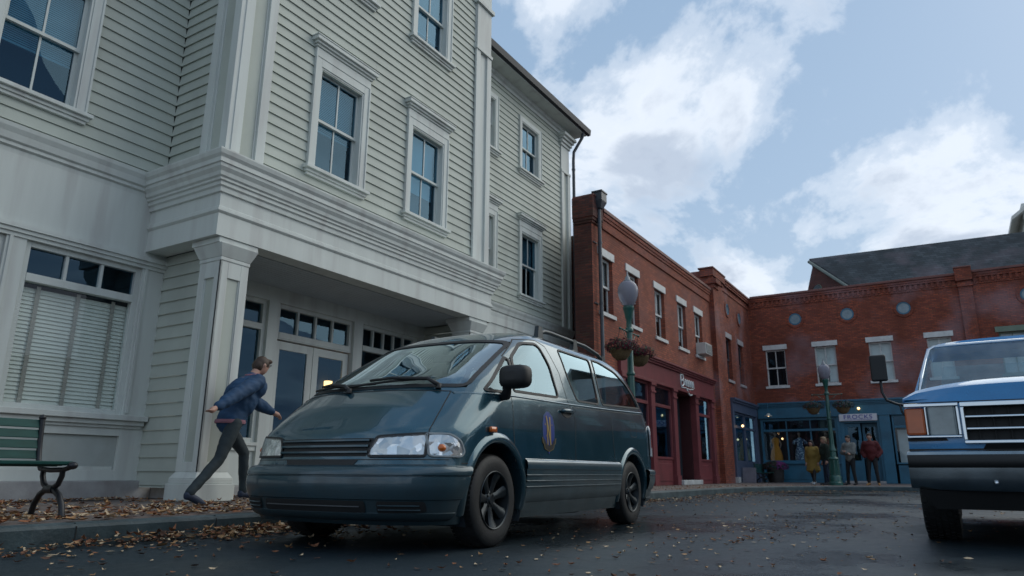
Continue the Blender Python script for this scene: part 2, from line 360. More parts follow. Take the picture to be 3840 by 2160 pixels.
def clap(mb,fr,a0,a1,z0,z1,holes=(),expo=EXPO,thick=0.027):
    k0=math.floor((z0-0.15)/expo)
    z=0.15+k0*expo
    while z<z1-1e-4:
        b,t=max(z,z0),min(z+expo,z1)
        if t-b>0.01:
            iv=[(a0,a1)]
            for h in holes:
                if h[2]<(b+t)/2<h[3]:
                    nv=[]
                    for p,q in iv:
                        if h[1]<=p or h[0]>=q: nv.append((p,q)); continue
                        if h[0]>p: nv.append((p,h[0]))
                        if h[1]<q: nv.append((h[1],q))
                    iv=nv
            for p,q in iv:
                J=[p,q]
                if q-p>2.2: J=[p,p+random.uniform(.35,.65)*(q-p),q]
                for u0,u1 in zip(J,J[1:]):
                    e=random.uniform(-.001,.001)
                    mb.add([fr(u0,0.0,b+.004),fr(u1-.0015,0.0,b+.004),fr(u1-.0015,thick+e,b),fr(u0,thick+e,b),fr(u1-.0015,0.004,t),fr(u0,0.004,t)],[(0,1,2,3),(3,2,4,5)])
        z+=expo
# sash window of the clapboard house
def slats(mb,fr,a0,a1,d,z0,z1,pitch_=0.03,tilt=0.6,w=0.028):
    z=z0
    while z<z1:
        dx=w/2*math.cos(tilt); dz=w/2*math.sin(tilt)
        mb.add([fr(a0,d+dx,z-dz),fr(a1,d+dx,z-dz),fr(a1,d-dx,z+dz),fr(a0,d-dx,z+dz)],[(0,1,2,3)]); z+=pitch_
def house_window(rt_,fr,ac,z0,z1,w=1.0,hood=True,blind=0.5,bmat=None):
    h=w/2; C=.14
    m=MB()   # casing, jambs
    m.fb(fr,ac-h-C,ac-h,-.02,.05,z0-.02,z1+.14); m.fb(fr,ac+h,ac+h+C,-.02,.05,z0-.02,z1+.14)
    m.fb(fr,ac-h,ac+h,-.02,.05,z1,z1+.14)
    for s in (-1,1): # raised back band
        m.fb(fr,*(sorted((ac+s*(h+C),ac+s*(h+C-.03)))),.05,.068,z0-.02,z1+.14)
        m.fb(fr,*(sorted((ac+s*h,ac+s*(h-.03)))),-.17,.035,z0,z1)
    m.fb(fr,ac-h+.03,ac+h-.03,-.17,.035,z1-.03,z1-.001)
    win=m.build('window',TRIM,rt_,bevel=.004)
    s=MB(); zm=(z0+z1)/2
    def sash(z0,z1,d):
        r=.045
        s.fb(fr,ac-h+.03,ac-h+.03+r,d-.035,d,z0,z1); s.fb(fr,ac+h-.03-r,ac+h-.03,d-.035,d,z0,z1)
        s.fb(fr,ac-h+.03+r,ac+h-.03-r,d-.035,d,z0,z0+r); s.fb(fr,ac-h+.03+r,ac+h-.03-r,d-.035,d,z1-r,z1)
        s.fb(fr,ac-.013,ac+.013,d-.03,d-.003,z0+r,z1-r)
    sash(z0,zm+.03,-.10); sash(zm-.02,z1-.03,-.055)
    s.build('sash',TRIM,win)
    g=MB(); g.quad(*[fr(a,-.118,z) for a,z in ((ac-h+.05,z0+.02),(ac+h-.05,z0+.02),(ac+h-.05,zm+.01),(ac-h+.05,zm+.01))])
    g.quad(*[fr(a,-.075,z) for a,z in ((ac-h+.05,zm),(ac+h-.05,zm),(ac+h-.05,z1-.04),(ac-h+.05,z1-.04))]); g.build('glass',WINGLASS,win)
    b=MB(); b.fb(fr,ac-h-C-.06,ac+h+C+.06,-.16,.13,z0-.075,z0-.02); b.fb(fr,ac-h-C-.03,ac+h+C+.03,-.02,.085,z0-.125,z0-.075); b.fb(fr,ac-h-C-.005,ac+h+C+.005,-.02,.06,z0-.17,z0-.125)
    b.build('sill',TRIM,win,bevel=.006)
    if hood:
        b=MB(); zt=z1+.14; e=h+C
        b.fb(fr,ac-e,ac+e,-.02,.06,zt,zt+.16)
        b.fb(fr,ac-e-.02,ac+e+.02,-.02,.085,zt+.16,zt+.20); b.fb(fr,ac-e-.045,ac+e+.045,-.02,.12,zt+.20,zt+.245); b.fb(fr,ac-e-.08,ac+e+.08,-.02,.16,zt+.245,zt+.31); b.fb(fr,ac-e-.09,ac+e+.09,-.02,.17,zt+.31,zt+.335)
        b.build('hood',TRIM,win,bevel=.008)
    if blind:
        b=MB(); slats(b,fr,ac-h+.06,ac+h-.06,-.20,z1-blind*(z1-z0),z1-.05,.03,1.15,.03); b.fb(fr,ac-h+.06,ac+h-.06,-.215,-.19,z1-blind*(z1-z0)-.03,z1-blind*(z1-z0)-.005)
        b.build('blind',bmat or BLINDB,win)
    return win,(ac-h,ac+h,z0,z1)
# ================================================================== white clapboard building
WB=root('clapboard_building',(-9.5,9,0.15),'pale clapboard building with a projecting bay and columned porch behind the van','building',world=True)
XW,XB=-9.45,-8.1
fW,fB=FX(XW),FX(XB)
Z0,Z1=5.15,6.92
hw,hb=[],[]
for (ac,z0,z1,hood,bl) in ((3.70,Z0,Z1,True,.62),(13.92,Z0,Z1,True,.0),(16.28,Z0,Z1,True,.5),(13.92,8.78,10.25,False,.3),(16.28,8.78,10.25,False,0)):
    _,h=house_window(WB,fW,ac,z0,z1,1.0 if ac<5 else .98,hood,bl); hw.append(h)
for (ac,z0,z1,hood,bl) in ((7.62,Z0,Z1,True,.55),(9.95,Z0,Z1,True,.0),(9.95,8.82,10.5,False,.75),(7.62,8.82,10.5,False,.5)):
    w_,h=house_window(WB,fB,ac,z0,z1,1.0,hood,bl); hb.append(h)
    if ac==9.95 and z0<6:
        b=MB(); b.quad(*[fB(a,-.2,z) for a,z in ((ac-.44,z0+.55),(ac+.44,z0+.55),(ac+.44,z1-.05),(ac-.44,z1-.05))]); b.build('roller_shade',M('pale roller shade',(0.55,0.66,0.72),0.7,var=.04),w_)
wl=MB()
clap(wl,fW,-2,5.58,4.62,11.0,hw); clap(wl,fW,12.08,18.15,4.62,10.85,hw)
clap(wl,fB,6.15,11.48,4.64,12.2,hb)
clap(wl,FY(5.60),XW+.02,XB-.5,4.64,12.2)
clap(wl,FY(5.75),XW+.02,-8.34,0.30,3.5,expo=.178)       # beside the column
clap(wl,FY(11.75),XW+.02,-8.3,0.16,3.5)
wl.build('wall',SIDING,WB)
# bay corner pilasters
RECL=[]; p=MB()
def pilaster(mb,fr,a0,a1,z0,z1,d=0.03,sw=.15):
    mb.fb(fr,a0+sw,a1-sw,-.02,d-.012,z0,z1)
    mb.fb(fr,a0,a0+sw,-.02,d+.045,z0,z1); mb.fb(fr,a1-sw,a1,-.02,d+.045,z0,z1); RECL.append((fr,a0+sw+.026,a1-sw-.026,d,z0,z1))
    mb.fb(fr,a0+sw,a0+sw+.025,-.02,d+.008,z0,z1); mb.fb(fr,a1-sw-.025,a1-sw,-.02,d+.008,z0,z1)
pilaster(p,fB,5.60,6.16,4.6,12.2); pilaster(p,FY(5.60),-8.62,-8.10+.06,4.6,12.2)
p.build('corner_pilaster',TRIM,WB,bevel=.005)
p=MB(); p.fb(fB,11.48,12.06,-.02,.03,4.6,12.2); pilaster(p,fB,11.48,12.08,4.6,9.72,sw=.17)
p.fb(fB,11.46,12.10,-.02,.10,9.72,9.80); p.fb(fB,11.50,12.06,-.02,.075,9.80,12.2); p.fb(fB,11.44,12.12,-.02,.13,10.9,11.0)
p.build('corner_pilaster',TRIM,WB,bevel=.005)
p=MB(); pilaster(p,fW,18.15,18.72,4.6,9.6,sw=.16); p.fb(fW,18.13,18.74,-.02,.09,9.6,9.68); p.fb(fW,18.17,18.70,-.02,.05,9.68,10.5)
for i,(z,d) in enumerate(((10.5,.09),(10.6,.14),(10.7,.20),(10.78,.27))): p.fb(fW,18.17-d*.5,18.70+d*.5,-.02,d,z,z+.09)
p.build('corner_pilaster',TRIM,WB,bevel=.005)
for fr_,a_0,a_1,d_,z_0,z_1 in RECL: q=MB(); q.fb(fr_,a_0,a_1,d_-.012,d_-.008,z_0,z_1); q.build('pilaster_panel',SIDING,WB)
# bay box backing, upper return, bay far side
b=MB(); b.box(-9.44,-8.115,5.62,5.66,4.5,12.2); b.box(-9.44,-8.115,12.03,12.06,3.5,12.2); b.box(-9.44,-8.11,5.62,12.05,12.2,12.3)
b.box(-13,-9.47,18.70,18.73,0,11.2); b.box(-13,-9.47,-2,18.72,11.2,11.24)
b.build('side_wall',TRIM,WB)
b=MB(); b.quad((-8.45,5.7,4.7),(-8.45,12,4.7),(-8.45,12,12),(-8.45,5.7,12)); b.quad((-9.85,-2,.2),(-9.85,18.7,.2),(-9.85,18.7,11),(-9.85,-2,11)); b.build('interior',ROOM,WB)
# entablature and cornice
PATH=[(XW,-2),(XW,5.42),(-7.86,5.42),(-7.86,11.95),(XW,11.95),(XW,18.72)]
e=MB(); sweep(e,PATH[1:5],[(0,3.50),(0,3.80),(.012,3.81),(.03,3.83),(.03,3.855),(.018,3.86),(.018,3.885),(.0,3.90),(0,4.58),(-.3,4.58),(-.3,3.5)])
e.build('entablature',TRIM,WB)
b=MB(); sweep(b,PATH[1:5],[(0,4.08),(.03,4.09),(.035,4.15),(.06,4.17),(.06,4.215),(.085,4.23),(.085,4.26),(.11,4.28),(.12,4.33),(.155,4.38),(.16,4.42),(.18,4.43),(.18,4.49),(.21,4.53),(.225,4.58),(.225,4.60),(0,4.64),(-.3,4.64),(-.3,4.08)])
sweep(b,[PATH[0],(XW,5.3)],[(-.05,4.28),(.03,4.28),(.035,4.34),(.07,4.36),(.07,4.40),(.10,4.42),(.12,4.50),(.15,4.56),(.16,4.61),(0,4.64),(-.05,4.64)])
sweep(b,[(XW,12.05),PATH[5]],[(-.05,4.02),(.03,4.02),(.035,4.08),(.06,4.1),(.06,4.28),(.07,4.36),(.07,4.40),(.10,4.42),(.12,4.50),(.15,4.56),(.16,4.61),(0,4.64),(-.05,4.64)])
b.build('cornice',TRIM,WB)
for a0,a1,zt_ in ((-2,5.74,4.28),(12,18.72,4.02)):   # flat sign band
    b=MB(); b.fb(fW,a0,a1,-.02,.03,3.42,zt_)
    for (z0,z1,d) in ((3.36,3.42,.10),(3.31,3.36,.075),(3.26,3.31,.05)): b.fb(fW,a0,a1,-.02,d,z0,z1)
    b.build('sign_band',TRIM,WB)
# porch ceiling: narrow beaded boards
b=MB()
xx=XW
while xx<-8.2: b.box(xx+.004,xx+.086,5.8,11.8,3.50,3.515); xx+=.09
b.box(XW,-8.18,5.8,11.8,3.515,3.53); b.build('porch_ceiling',M('porch ceiling paint',(.44,.48,.50),.6,var=.06),WB)
# eaves of the wing
b=MB(); sweep(b,[(XW,11.9),(XW,18.75)],[(0,10.86),(.03,10.86),(.04,10.95),(.10,10.98),(.12,11.06),(.50,11.08),(.50,11.12),(0,11.14)]); b.box(XW-1,XW+.50,18.72,19.1,11.08,11.14)
b.build('soffit',TRIM,WB)
b=MB(); b.hexa([(XW+.50,10,11.10),(XW+.60,10,11.12),(XW+.60,19.2,11.12),(XW+.50,19.2,11.10),(XW+.50,10,11.28),(XW+.62,10,11.30),(XW+.62,19.2,11.30),(XW+.50,19.2,11.28)])
b.hexa([(-14,10,12.6),(XW+.5,10,11.141),(XW+.5,19.2,11.141),(-14,19.2,12.6),(-14,10,12.75),(XW+.5,10,11.27),(XW+.5,19.2,11.27),(-14,19.2,12.75)])
b.build('roof',ROOFD,WB)
b=MB(); b.tube([(XW+.50,18.85,11.15),(XW+.45,18.88,10.95),(XW+.15,18.86,10.5),(XW+.13,18.86,10.2),(XW+.13,18.86,.2)],.05,10)
for z in (9.9,7.6,5.2,2.8): b.lathe([(.062,-.02),(.062,.02)],(XW+.13,18.86,z),12)
b.build('downpipe',DPIPE,WB,smooth=True,auto=40)
# porch columns
for yc in (5.80,11.52):
    x0,x1,y0,y1=-8.36,-7.92,yc-.22,yc+.22
    c=MB(); c.box(x0+.03,x1-.03,y0+.03,y1-.03,.4,3.3)
    for (fr,a0,a1) in ((FX(x1-.03),y0,y1),(FY(y0+.03),x0,x1)):
        c.fb(fr,a0,a0+.12,0,.03,.5,3.2); c.fb(fr,a1-.12,a1,0,.03,.5,3.2); c.fb(fr,a0+.12,a1-.12,0,.03,.5,.62); c.fb(fr,a0+.12,a1-.12,0,.03,2.98,3.2)
        for q in (a0+.12,a1-.135): c.fb(fr,q,q+.015,0,.016,.62,2.98)
    col=c.build('column',TRIM,WB,bevel=.004)
    c=MB(); c.fb(FX(x1-.03),y0+.135,y1-.135,0,.004,.62,2.98); c.fb(FY(y0+.03),x0+.135,x1-.135,0,.004,.62,2.98); c.build('panel',SIDING,col)
    c=MB(); c.box(x0-.07,x1+.07,y0-.07,y1+.07,.15,.36); c.box(x0-.05,x1+.05,y0-.05,y1+.05,.36,.42)
    c.hexa([(x0-.05,y0-.05,.42),(x1+.05,y0-.05,.42),(x1+.05,y1+.05,.42),(x0-.05,y1+.05,.42),(x0,y0,.50),(x1,y0,.50),(x1,y1,.50),(x0,y1,.50)]); c.build('base',TRIM,col,bevel=.008)
    c=MB(); c.box(x0-.01,x1+.01,y0-.01,y1+.01,3.2,3.25)
    c.hexa([(x0-.01,y0-.01,3.25),(x1+.01,y0-.01,3.25),(x1+.01,y1+.01,3.25),(x0-.01,y1+.01,3.25),(x0-.08,y0-.08,3.42),(x1+.08,y0-.08,3.42),(x1+.08,y1+.08,3.42),(x0-.08,y1+.08,3.42)])
    c.box(x0-.1,x1+.04,y0-.09,y1+.09,3.42,3.498); c.build('capital',TRIM,col,bevel=.008)
b=MB(); b.fb(fW,-2,5.9,-.02,.12,.15,.385); b.build('plinth',CONC,WB,bevel=.01)
# shop windows: frame, mullions, transom lights
def shopfront(name,rt_,fr,a0,a1,z0,zt,z1,nt_,mat,posts=(),gmat=WINGLASS,fw_=.07,d=-.06,blind=False,mull=0,panel=True,pb=.40):
    m=MB(); W_=fw_
    m.fb(fr,a0,a0+W_,d-.05,d+.05,z0,z1); m.fb(fr,a1-W_,a1,d-.05,d+.05,z0,z1)
    m.fb(fr,a0+W_,a1-W_,d-.05,d+.05,z0,z0+W_); m.fb(fr,a0+W_,a1-W_,d-.05,d+.05,z1-W_,z1); m.fb(fr,a0+W_,a1-W_,d-.05,d+.06,zt-.04,zt+.06)
    for i in range(1,nt_):
        a=a0+W_+(a1-a0-2*W_)*i/nt_; m.fb(fr,a-.02,a+.02,d-.035,d+.035,zt+.06,z1-W_)
    for i in range(1,mull+1):
        a=a0+W_+(a1-a0-2*W_)*i/(mull+1); m.fb(fr,a-.03,a+.03,d-.04,d+.04,z0+W_,zt-.04)
    o=m.build(name,mat,rt_,bevel=.004)
    g=MB(); g.quad(*[fr(a,d-.01,z) for a,z in ((a0+.03,z0+.03),(a1-.03,z0+.03),(a1-.03,zt),(a0+.03,zt))]); g.build('glass',gmat,o)
    g=MB(); g.quad(*[fr(a,d-.01,z) for a,z in ((a0+.03,zt+.01),(a1-.03,zt+.01),(a1-.03,z1-.03),(a0+.03,z1-.03))]); g.build('transom_glass',WINGLASS,o)
    if blind:
        b=MB(); slats(b,fr,a0+.01,a1+.05,d-.085,z0+.06,zt-.08,.05,1.25,.066); b.build('blind',BLIND,o)
        b=MB()
        for k_ in (.16,.52,.86): a=a0+W_+(a1-a0-2*W_)*k_; b.fb(fr,a-.024,a+.024,d-.056,d-.052,z0+.06,zt-.06)
        b.build('blind_tape',M('blind tape',(.42,.38,.33),.8),o)
    return o
for (a0,a1) in ((3.93,5.42),(2.15,3.70)):
    o=shopfront('shop_window',WB,fW,a0,a1,1.22,2.80,3.26,3,TRIM,gmat=glass('faint glass',(.86,.92,.93),1.5,boost=.9),blind=True)
b=MB()
for (a0,a1) in ((5.42,5.74),(3.70,3.93),(1.8,2.15)): b.fb(fW,a0,a1,-.1,.03,.385,3.26); b.fb(fW,a0+.03,a0+.07,.03,.05,1.25,3.26)
b.fb(fW,-2,1.8,-.1,.02,.385,3.26)
for (a0,a1) in ((2.15,3.70),(3.93,5.42)):
    b.fb(fW,a0,a1,-.1,-.02,.385,1.05); b.fb(fW,a0,a1,-.02,.03,.385,.52); b.fb(fW,a0,a1,-.02,.03,.95,1.05)
    b.fb(fW,a0+.02,a1-.02,-.02,0.0,.52,.56)
b.build('window_surround',TRIM,WB,bevel=.004)
b=MB(); b.fb(fW,1.8,5.72,-.02,.15,1.15,1.22); b.fb(fW,1.8,5.70,-.02,.10,1.09,1.15); b.fb(fW,1.8,5.68,-.02,.06,1.05,1.09); b.build('sill',TRIM,WB,bevel=.006)
b=MB()
for (a0,a1) in ((2.15,3.70),(3.93,5.42)): b.fb(fW,a0+.005,a1-.005,-.02,-.012,.525,.945)
b.build('stall_panel',PANEL,WB)
# porch shop front and doors
o1=shopfront('shop_window',WB,fW,6.15,7.62,.95,2.80,3.26,3,TRIM)
o2=shopfront('shop_window',WB,fW,9.85,11.5,.95,2.80,3.26,5,TRIM,mull=0)
fanlight=shopfront('transom_window',WB,fW,7.84,9.62,2.66,2.72,3.26,4,TRIM)
b=MB(); b.fb(fW,5.76,6.15,-.1,.02,.16,3.3); b.fb(fW,7.62,7.84,-.1,.05,.16,3.3); b.fb(fW,9.62,9.85,-.1,.05,.16,3.3); b.fb(fW,11.5,11.75,-.1,.02,.16,3.3); b.fb(fW,5.76,11.75,-.1,.04,3.26,3.5)
b.fb(fW,6.15,7.62,-.1,-.01,.3,.95); b.fb(fW,9.85,11.5,-.1,-.01,.3,.95); b.fb(fW,6.15,7.62,-.01,.06,.90,.95); b.fb(fW,9.85,11.5,-.01,.06,.90,.95); b.fb(fW,6.15,7.62,-.01,.03,.82,.9)
b.build('porch_surround',TRIM,WB,bevel=.004)
for (a0,a1) in ((7.86,8.73),(8.74,9.60)):
    m=MB(); d=-.05
    m.fb(fW,a0,a0+.13,d-.045,d,.30,2.64); m.fb(fW,a1-.13,a1,d-.045,d,.30,2.64); m.fb(fW,a0+.13,a1-.13,d-.045,d,.30,.62); m.fb(fW,a0+.13,a1-.13,d-.045,d,2.50,2.64)
    dr=m.build('door',TRIM,WB,bevel=.004)
    g=MB(); g.quad(*[fW(a,d-.02,z) for a,z in ((a0+.12,.6),(a1-.12,.6),(a1-.12,2.52),(a0+.12,2.52))]); g.build('glass',WINGLASS,dr)
    ah=a1-.06 if a0<8 else a0+.06
    m=MB(); m.tube([fW(ah,d,1.1),fW(ah,d+.07,1.1),fW(ah,d+.07,1.45),fW(ah,d,1.45)],.012,8); m.fb(fW,ah-.03,ah+.03,d,d+.008,1.02,1.2); m.build('handle',BLACKM,dr)
b=MB(); b.box(XW-.05,-9.0,5.9,11.7,.15,.30); b.build('step',CONC,WB,bevel=.01)
m=MB(); m.lathe([(0.001,2.13),(.075,2.13),(.075,1.90),(0.001,1.90)],(-9.75,9.38,0),16); pl0=m.build('pendant_lamp',emit('warm lamp',(1.0,.42,.14),6.0),WB); m=MB(); m.tube([(-9.75,9.38,2.13),(-9.75,9.38,3.3)],.006,6); m.build('cord',BLACKM,pl0)
# ================================================================== red brick building with the dark red shop
def brick_window(rt_,fr,ac,z0,z1,w=.92,lint=WHITEM,fmat=None,blind=0,dark=False,gm=None,depth=.14,mull=True):
    fm=fmat or WHITEM; h=w/2; d=-depth
    m=MB(); zm=(z0+z1)/2; r=.06
    for (q0,q1,dd) in ((z0,zm+.03,d-.02),(zm-.03,z1,d+.03)):
        m.fb(fr,ac-h,ac-h+r,dd-.04,dd,q0,q1); m.fb(fr,ac+h-r,ac+h,dd-.04,dd,q0,q1); m.fb(fr,ac-h+r,ac+h-r,dd-.04,dd,q0,q0+r); m.fb(fr,ac-h+r,ac+h-r,dd-.04,dd,q1-r,q1)
        if mull: m.fb(fr,ac-.02,ac+.02,dd-.035,dd-.004,q0+r,q1-r)
    win=m.build('window',fm,rt_)
    g=MB(); g.quad(*[fr(a,d-.03,z) for a,z in ((ac-h+.03,z0+.03),(ac+h-.03,z0+.03),(ac+h-.03,z1-.03),(ac-h+.03,z1-.03))]); g.build('glass',gm or WINGLASS,win)
    if blind:
        b=MB(); b.quad(*[fr(a,d-.10,z) for a,z in ((ac-h+.04,z1-blind*(z1-z0)),(ac+h-.04,z1-blind*(z1-z0)),(ac+h-.04,z1),(ac-h+.04,z1))]); b.build('shade',M('window shade cloth',(.62,.66,.66),.8,var=.08),win)
    b=MB(); b.fb(fr,ac-h-.10,ac+h+.10,-.05,.035,z1+.001,z1+.23); b.build('lintel',lint,win,bevel=.006)
    b=MB(); b.fb(fr,ac-h-.09,ac+h+.09,-.15,.06,z0-.11,z0-.001); b.build('sill',lint,win,bevel=.006)
    return win,(ac-h,ac+h,z0,z1)
def porthole(rt_,fr,a,z,r=.27,glassm=None,ring=None,n=28):
    m=MB(); P=[(r,-.0),(r,.02),(r+.03,.035),(r+.12,.035),(r+.13,.0)]
    rows=[[fr(a+rr*math.cos(t),dd,z+rr*math.sin(t)) for t in [2*PI*k/n for k in range(n)]] for rr,dd in P]; m.rows(rows,True)
    o=m.build('porthole_window',ring or BRICKD,rt_)
    m=MB(); rows=[[fr(a+rr*math.cos(t),dd,z+rr*math.sin(t)) for t in [2*PI*k/n for k in range(n)]] for rr,dd in ((r,.004),(r,.026),(r-.055,.026),(r-.055,.008))]; m.rows(rows,True); m.build('frame',BLUEP,o)
    m=MB(); m.add([fr(a+(r-.03)*math.cos(t),.008,z+(r-.03)*math.sin(t)) for t in [2*PI*k/n for k in range(n)]],[tuple(range(n))]); m.build('glass',glassm or M('porthole glass',(.17,.24,.28),.10,var=.2,vs=5),o)
    return o
def parapet(mb,fr,a0,a1,zt,dent=True,ends=True):
    # corbelled top: stepped bands with a row of dentil bricks
    mb.fb(fr,a0,a1,-.35,.03,zt-.62,zt-.545)
    if dent:
        a=a0+.03
        while a<a1-.08: mb.fb(fr,a,a+.10,0,.055,zt-.544,zt-.33); a+=.21
        mb.fb(fr,a0,a1,-.35,.012,zt-.544,zt-.33)
    mb.fb(fr,a0,a1,-.35,.075,zt-.329,zt-.24); mb.fb(fr,a0,a1,-.35,.10,zt-.239,zt-.14)
BLUEP=M('teal blue paint',(.022,.125,.205),.42,var=.12,vs=2.5,dirt=((.012,.03,.05),.4,1.2))
REDP=M('oxblood paint',(.17,.040,.045),.45,var=.12,vs=2.5,dirt=((.05,.018,.018),.4,1.5))
INKP=M('slate violet paint',(.075,.10,.16),.45,var=.12)
COPING=M('painted coping',(.16,.06,.05),.6,var=.25)
B1=root('brick_building',(-9,23,0.15),'two storey red brick building with an oxblood painted shop front, beside the pale clapboard building','building',world=True)
f1=FX(-7.9); holes=[]
for i,(ac,w_) in enumerate(((17.95,.92),(19.95,.92),(22.32,.92),(24.60,.92),(26.58,.92))):
    _,h=brick_window(B1,f1,ac,4.85,6.48,w_,blind=(.5,.75,.6,.8,.3)[i],gm=glass('faint glass',(.86,.92,.93),1.5,boost=.9)); holes.append(h)
m=MB(); grid_wall(m,f1,17.05,28.3,4.02,7.76,holes,.2); grid_wall(m,f1,17.05,18.6,.1,4.02,[],.1); grid_wall(m,f1,27.75,28.3,.1,4.02,[],.1)
m.box(-8.45,-7.905,18.9,28.3,7.7,7.73)
m.build('wall',BRICK,B1,recalc=False)
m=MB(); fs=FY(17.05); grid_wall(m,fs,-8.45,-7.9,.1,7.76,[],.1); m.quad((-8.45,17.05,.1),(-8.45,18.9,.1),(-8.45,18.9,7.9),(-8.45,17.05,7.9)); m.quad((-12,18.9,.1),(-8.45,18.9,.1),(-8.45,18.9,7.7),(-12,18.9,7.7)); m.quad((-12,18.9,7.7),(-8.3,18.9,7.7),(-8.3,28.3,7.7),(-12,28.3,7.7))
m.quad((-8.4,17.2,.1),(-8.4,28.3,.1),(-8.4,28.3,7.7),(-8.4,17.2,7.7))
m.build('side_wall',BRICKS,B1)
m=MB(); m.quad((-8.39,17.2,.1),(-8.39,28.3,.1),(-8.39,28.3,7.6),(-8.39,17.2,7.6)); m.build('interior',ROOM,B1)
m=MB(); parapet(m,f1,17.7,28.25,7.92,dent=False); m.fb(f1,17.7,28.25,-.3,.045,7.31,7.7)
pass
m.build('parapet',BRICK,B1)
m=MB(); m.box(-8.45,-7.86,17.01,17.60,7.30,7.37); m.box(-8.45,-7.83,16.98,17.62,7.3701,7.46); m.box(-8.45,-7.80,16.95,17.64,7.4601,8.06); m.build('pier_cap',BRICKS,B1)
m=MB(); m.fb(f1,17.65,28.3,-.36,.13,7.79,7.90); m.fb(f1,16.97,17.66,-.55,.12,8.061,8.12); m.build('coping',COPING,B1,bevel=.01)
m=MB(); xp=-7.9+.12
m.tube([(xp,17.32,7.85),(xp,17.32,.3),(xp+.05,17.32,.2)],.055,10)
for z in (6.75,5.0,3.2,1.5): m.fb(f1,17.1,17.34,0,.03,z-.015,z+.015); m.lathe([(.066,-.025),(.066,.025)],(xp,17.32,z),12)
dp=m.build('downpipe',DPIPE,B1,smooth=True,auto=40)
m=MB(); m.hexa([(xp-.09,17.23,7.75),(xp+.09,17.23,7.75),(xp+.09,17.41,7.75),(xp-.09,17.41,7.75),(xp-.12,17.14,7.95),(xp+.17,17.14,7.95),(xp+.17,17.50,7.95),(xp-.12,17.50,7.95)]); m.box(xp-.12,xp+.17,17.14,17.50,7.951,8.20); m.box(xp-.14,xp+.19,17.12,17.52,8.2,8.25)
m.build('rain_head',DPIPE,dp,bevel=.01)
# oxblood shop front
m=MB(); m.fb(f1,18.6,27.75,-.1,.10,3.32,3.86); m.fb(f1,18.55,27.8,-.1,.14,3.24,3.32)
for z0,z1,d in ((3.86,3.92,.16),(3.92,3.98,.21),(3.98,4.04,.26)): m.fb(f1,18.55,27.8,-.1,d,z0,z1)
m.build('fascia',REDP,B1,bevel=.006)
def post(mb,fr,a0,a1,z0=.15,z1=3.24,d=.10):
    mb.fb(fr,a0,a1,-.15,d,z0,z1-.3); mb.fb(fr,a0-.03,a1+.03,-.1,d+.03,z0,z0+.3); mb.fb(fr,a0-.03,a1+.03,-.1,d+.03,z1-.3,z1-.24); mb.fb(fr,a0-.01,a1+.01,-.1,d+.01,z1-.24,z1-.08); mb.fb(fr,a0-.05,a1+.05,-.1,d+.05,z1-.08,z1)
for a in (18.6,20.9,22.95,25.35,27.35): m=MB(); post(m,f1,a,a+.32 if a>20 else a+.25); m.build('pilaster',REDP,B1,bevel=.006)
for (a0,a1) in ((18.9,20.85),(21.25,22.92),(25.7,27.32)):
    shopfront('shop_window',B1,f1,a0,a1,.95,2.60,3.24,1,REDP,d=-.04,gmat=WINGLASS)
    b=MB(); b.fb(f1,a0,a1,-.12,-.02,.15,.95); b.fb(f1,a0+.12,a1-.12,-.02,.0,.28,.82); b.build('stall_riser',REDP,B1,bevel=.01)
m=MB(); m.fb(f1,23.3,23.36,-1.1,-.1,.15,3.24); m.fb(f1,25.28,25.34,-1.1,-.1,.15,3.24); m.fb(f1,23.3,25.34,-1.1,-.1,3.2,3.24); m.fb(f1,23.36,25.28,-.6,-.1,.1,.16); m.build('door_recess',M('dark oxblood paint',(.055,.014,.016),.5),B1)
m=MB(); d=-.62; m.fb(f1,23.4,23.52,d-.05,d,.3,3.1); m.fb(f1,24.5,24.62,d-.05,d,.3,3.1); m.fb(f1,23.52,24.5,d-.05,d,.3,.95); m.fb(f1,23.52,24.5,d-.05,d,2.45,2.55); m.fb(f1,23.52,24.5,d-.05,d,3.0,3.1); m.fb(f1,24.62,25.28,d-.05,d,.15,3.2)
dr=m.build('door',REDP,B1,bevel=.004); g=MB(); g.quad(*[f1(a,d-.02,z) for a,z in ((23.5,.9),(24.52,.9),(24.52,3.02),(23.5,3.02))]); g.build('glass',WINGLASS,dr)
m=MB(); m.tube([f1(24.4,d,1.2),f1(24.4,d+.07,1.2),f1(24.4,d+.07,1.5),f1(24.4,d,1.5)],.012,6); m.build('handle',BLACKM,dr)
m=MB(); m.fb(f1,23.25,25.3,-.1,.22,.15,.30); m.build('step',M('white stone step',(.45,.47,.47),.7,var=.2),B1,bevel=.015)
# shop name board in white script (illegible in the picture)
m=MB(); a0,z0=23.75,3.60
def stroke(pts,r): m.tube([f1(a0+p[0],.115,z0+p[1]) for p in pts],r,6)
SCR=[[(0,-.16),(0,.22)],[(0,.22),(.22,.22),(.28,.12),(.2,.03),(0,.03)],[(0,.03),(.26,.02),(.32,-.08),(.2,-.16),(0,-.16)]]
for q in SCR: stroke(q,.028)
u=.42
for k in range(5):
    stroke([(u,-.12),(u+.02,.08),(u+.10,.10),(u+.14,.0),(u+.12,-.12),(u+.2,-.12)],.024); u+=.21
stroke([(.02,-.22),(.5,-.20),(.9,-.22),(1.35,-.17)],.02)
stroke([(.62,-.22),(.72,-.34),(.95,-.42),(1.15,-.38)],.03)
sg=m.build('sign',M('white sign enamel',(.62,.68,.70),.4,var=.05),B1,smooth=True)
m=MB(); m.ball(f1(a0+.95,.12,z0-.30),.07,10,6,(.4,1.3,.8)); m.build('red_emblem',M('crimson enamel',(.25,.015,.03),.4),sg,smooth=True)
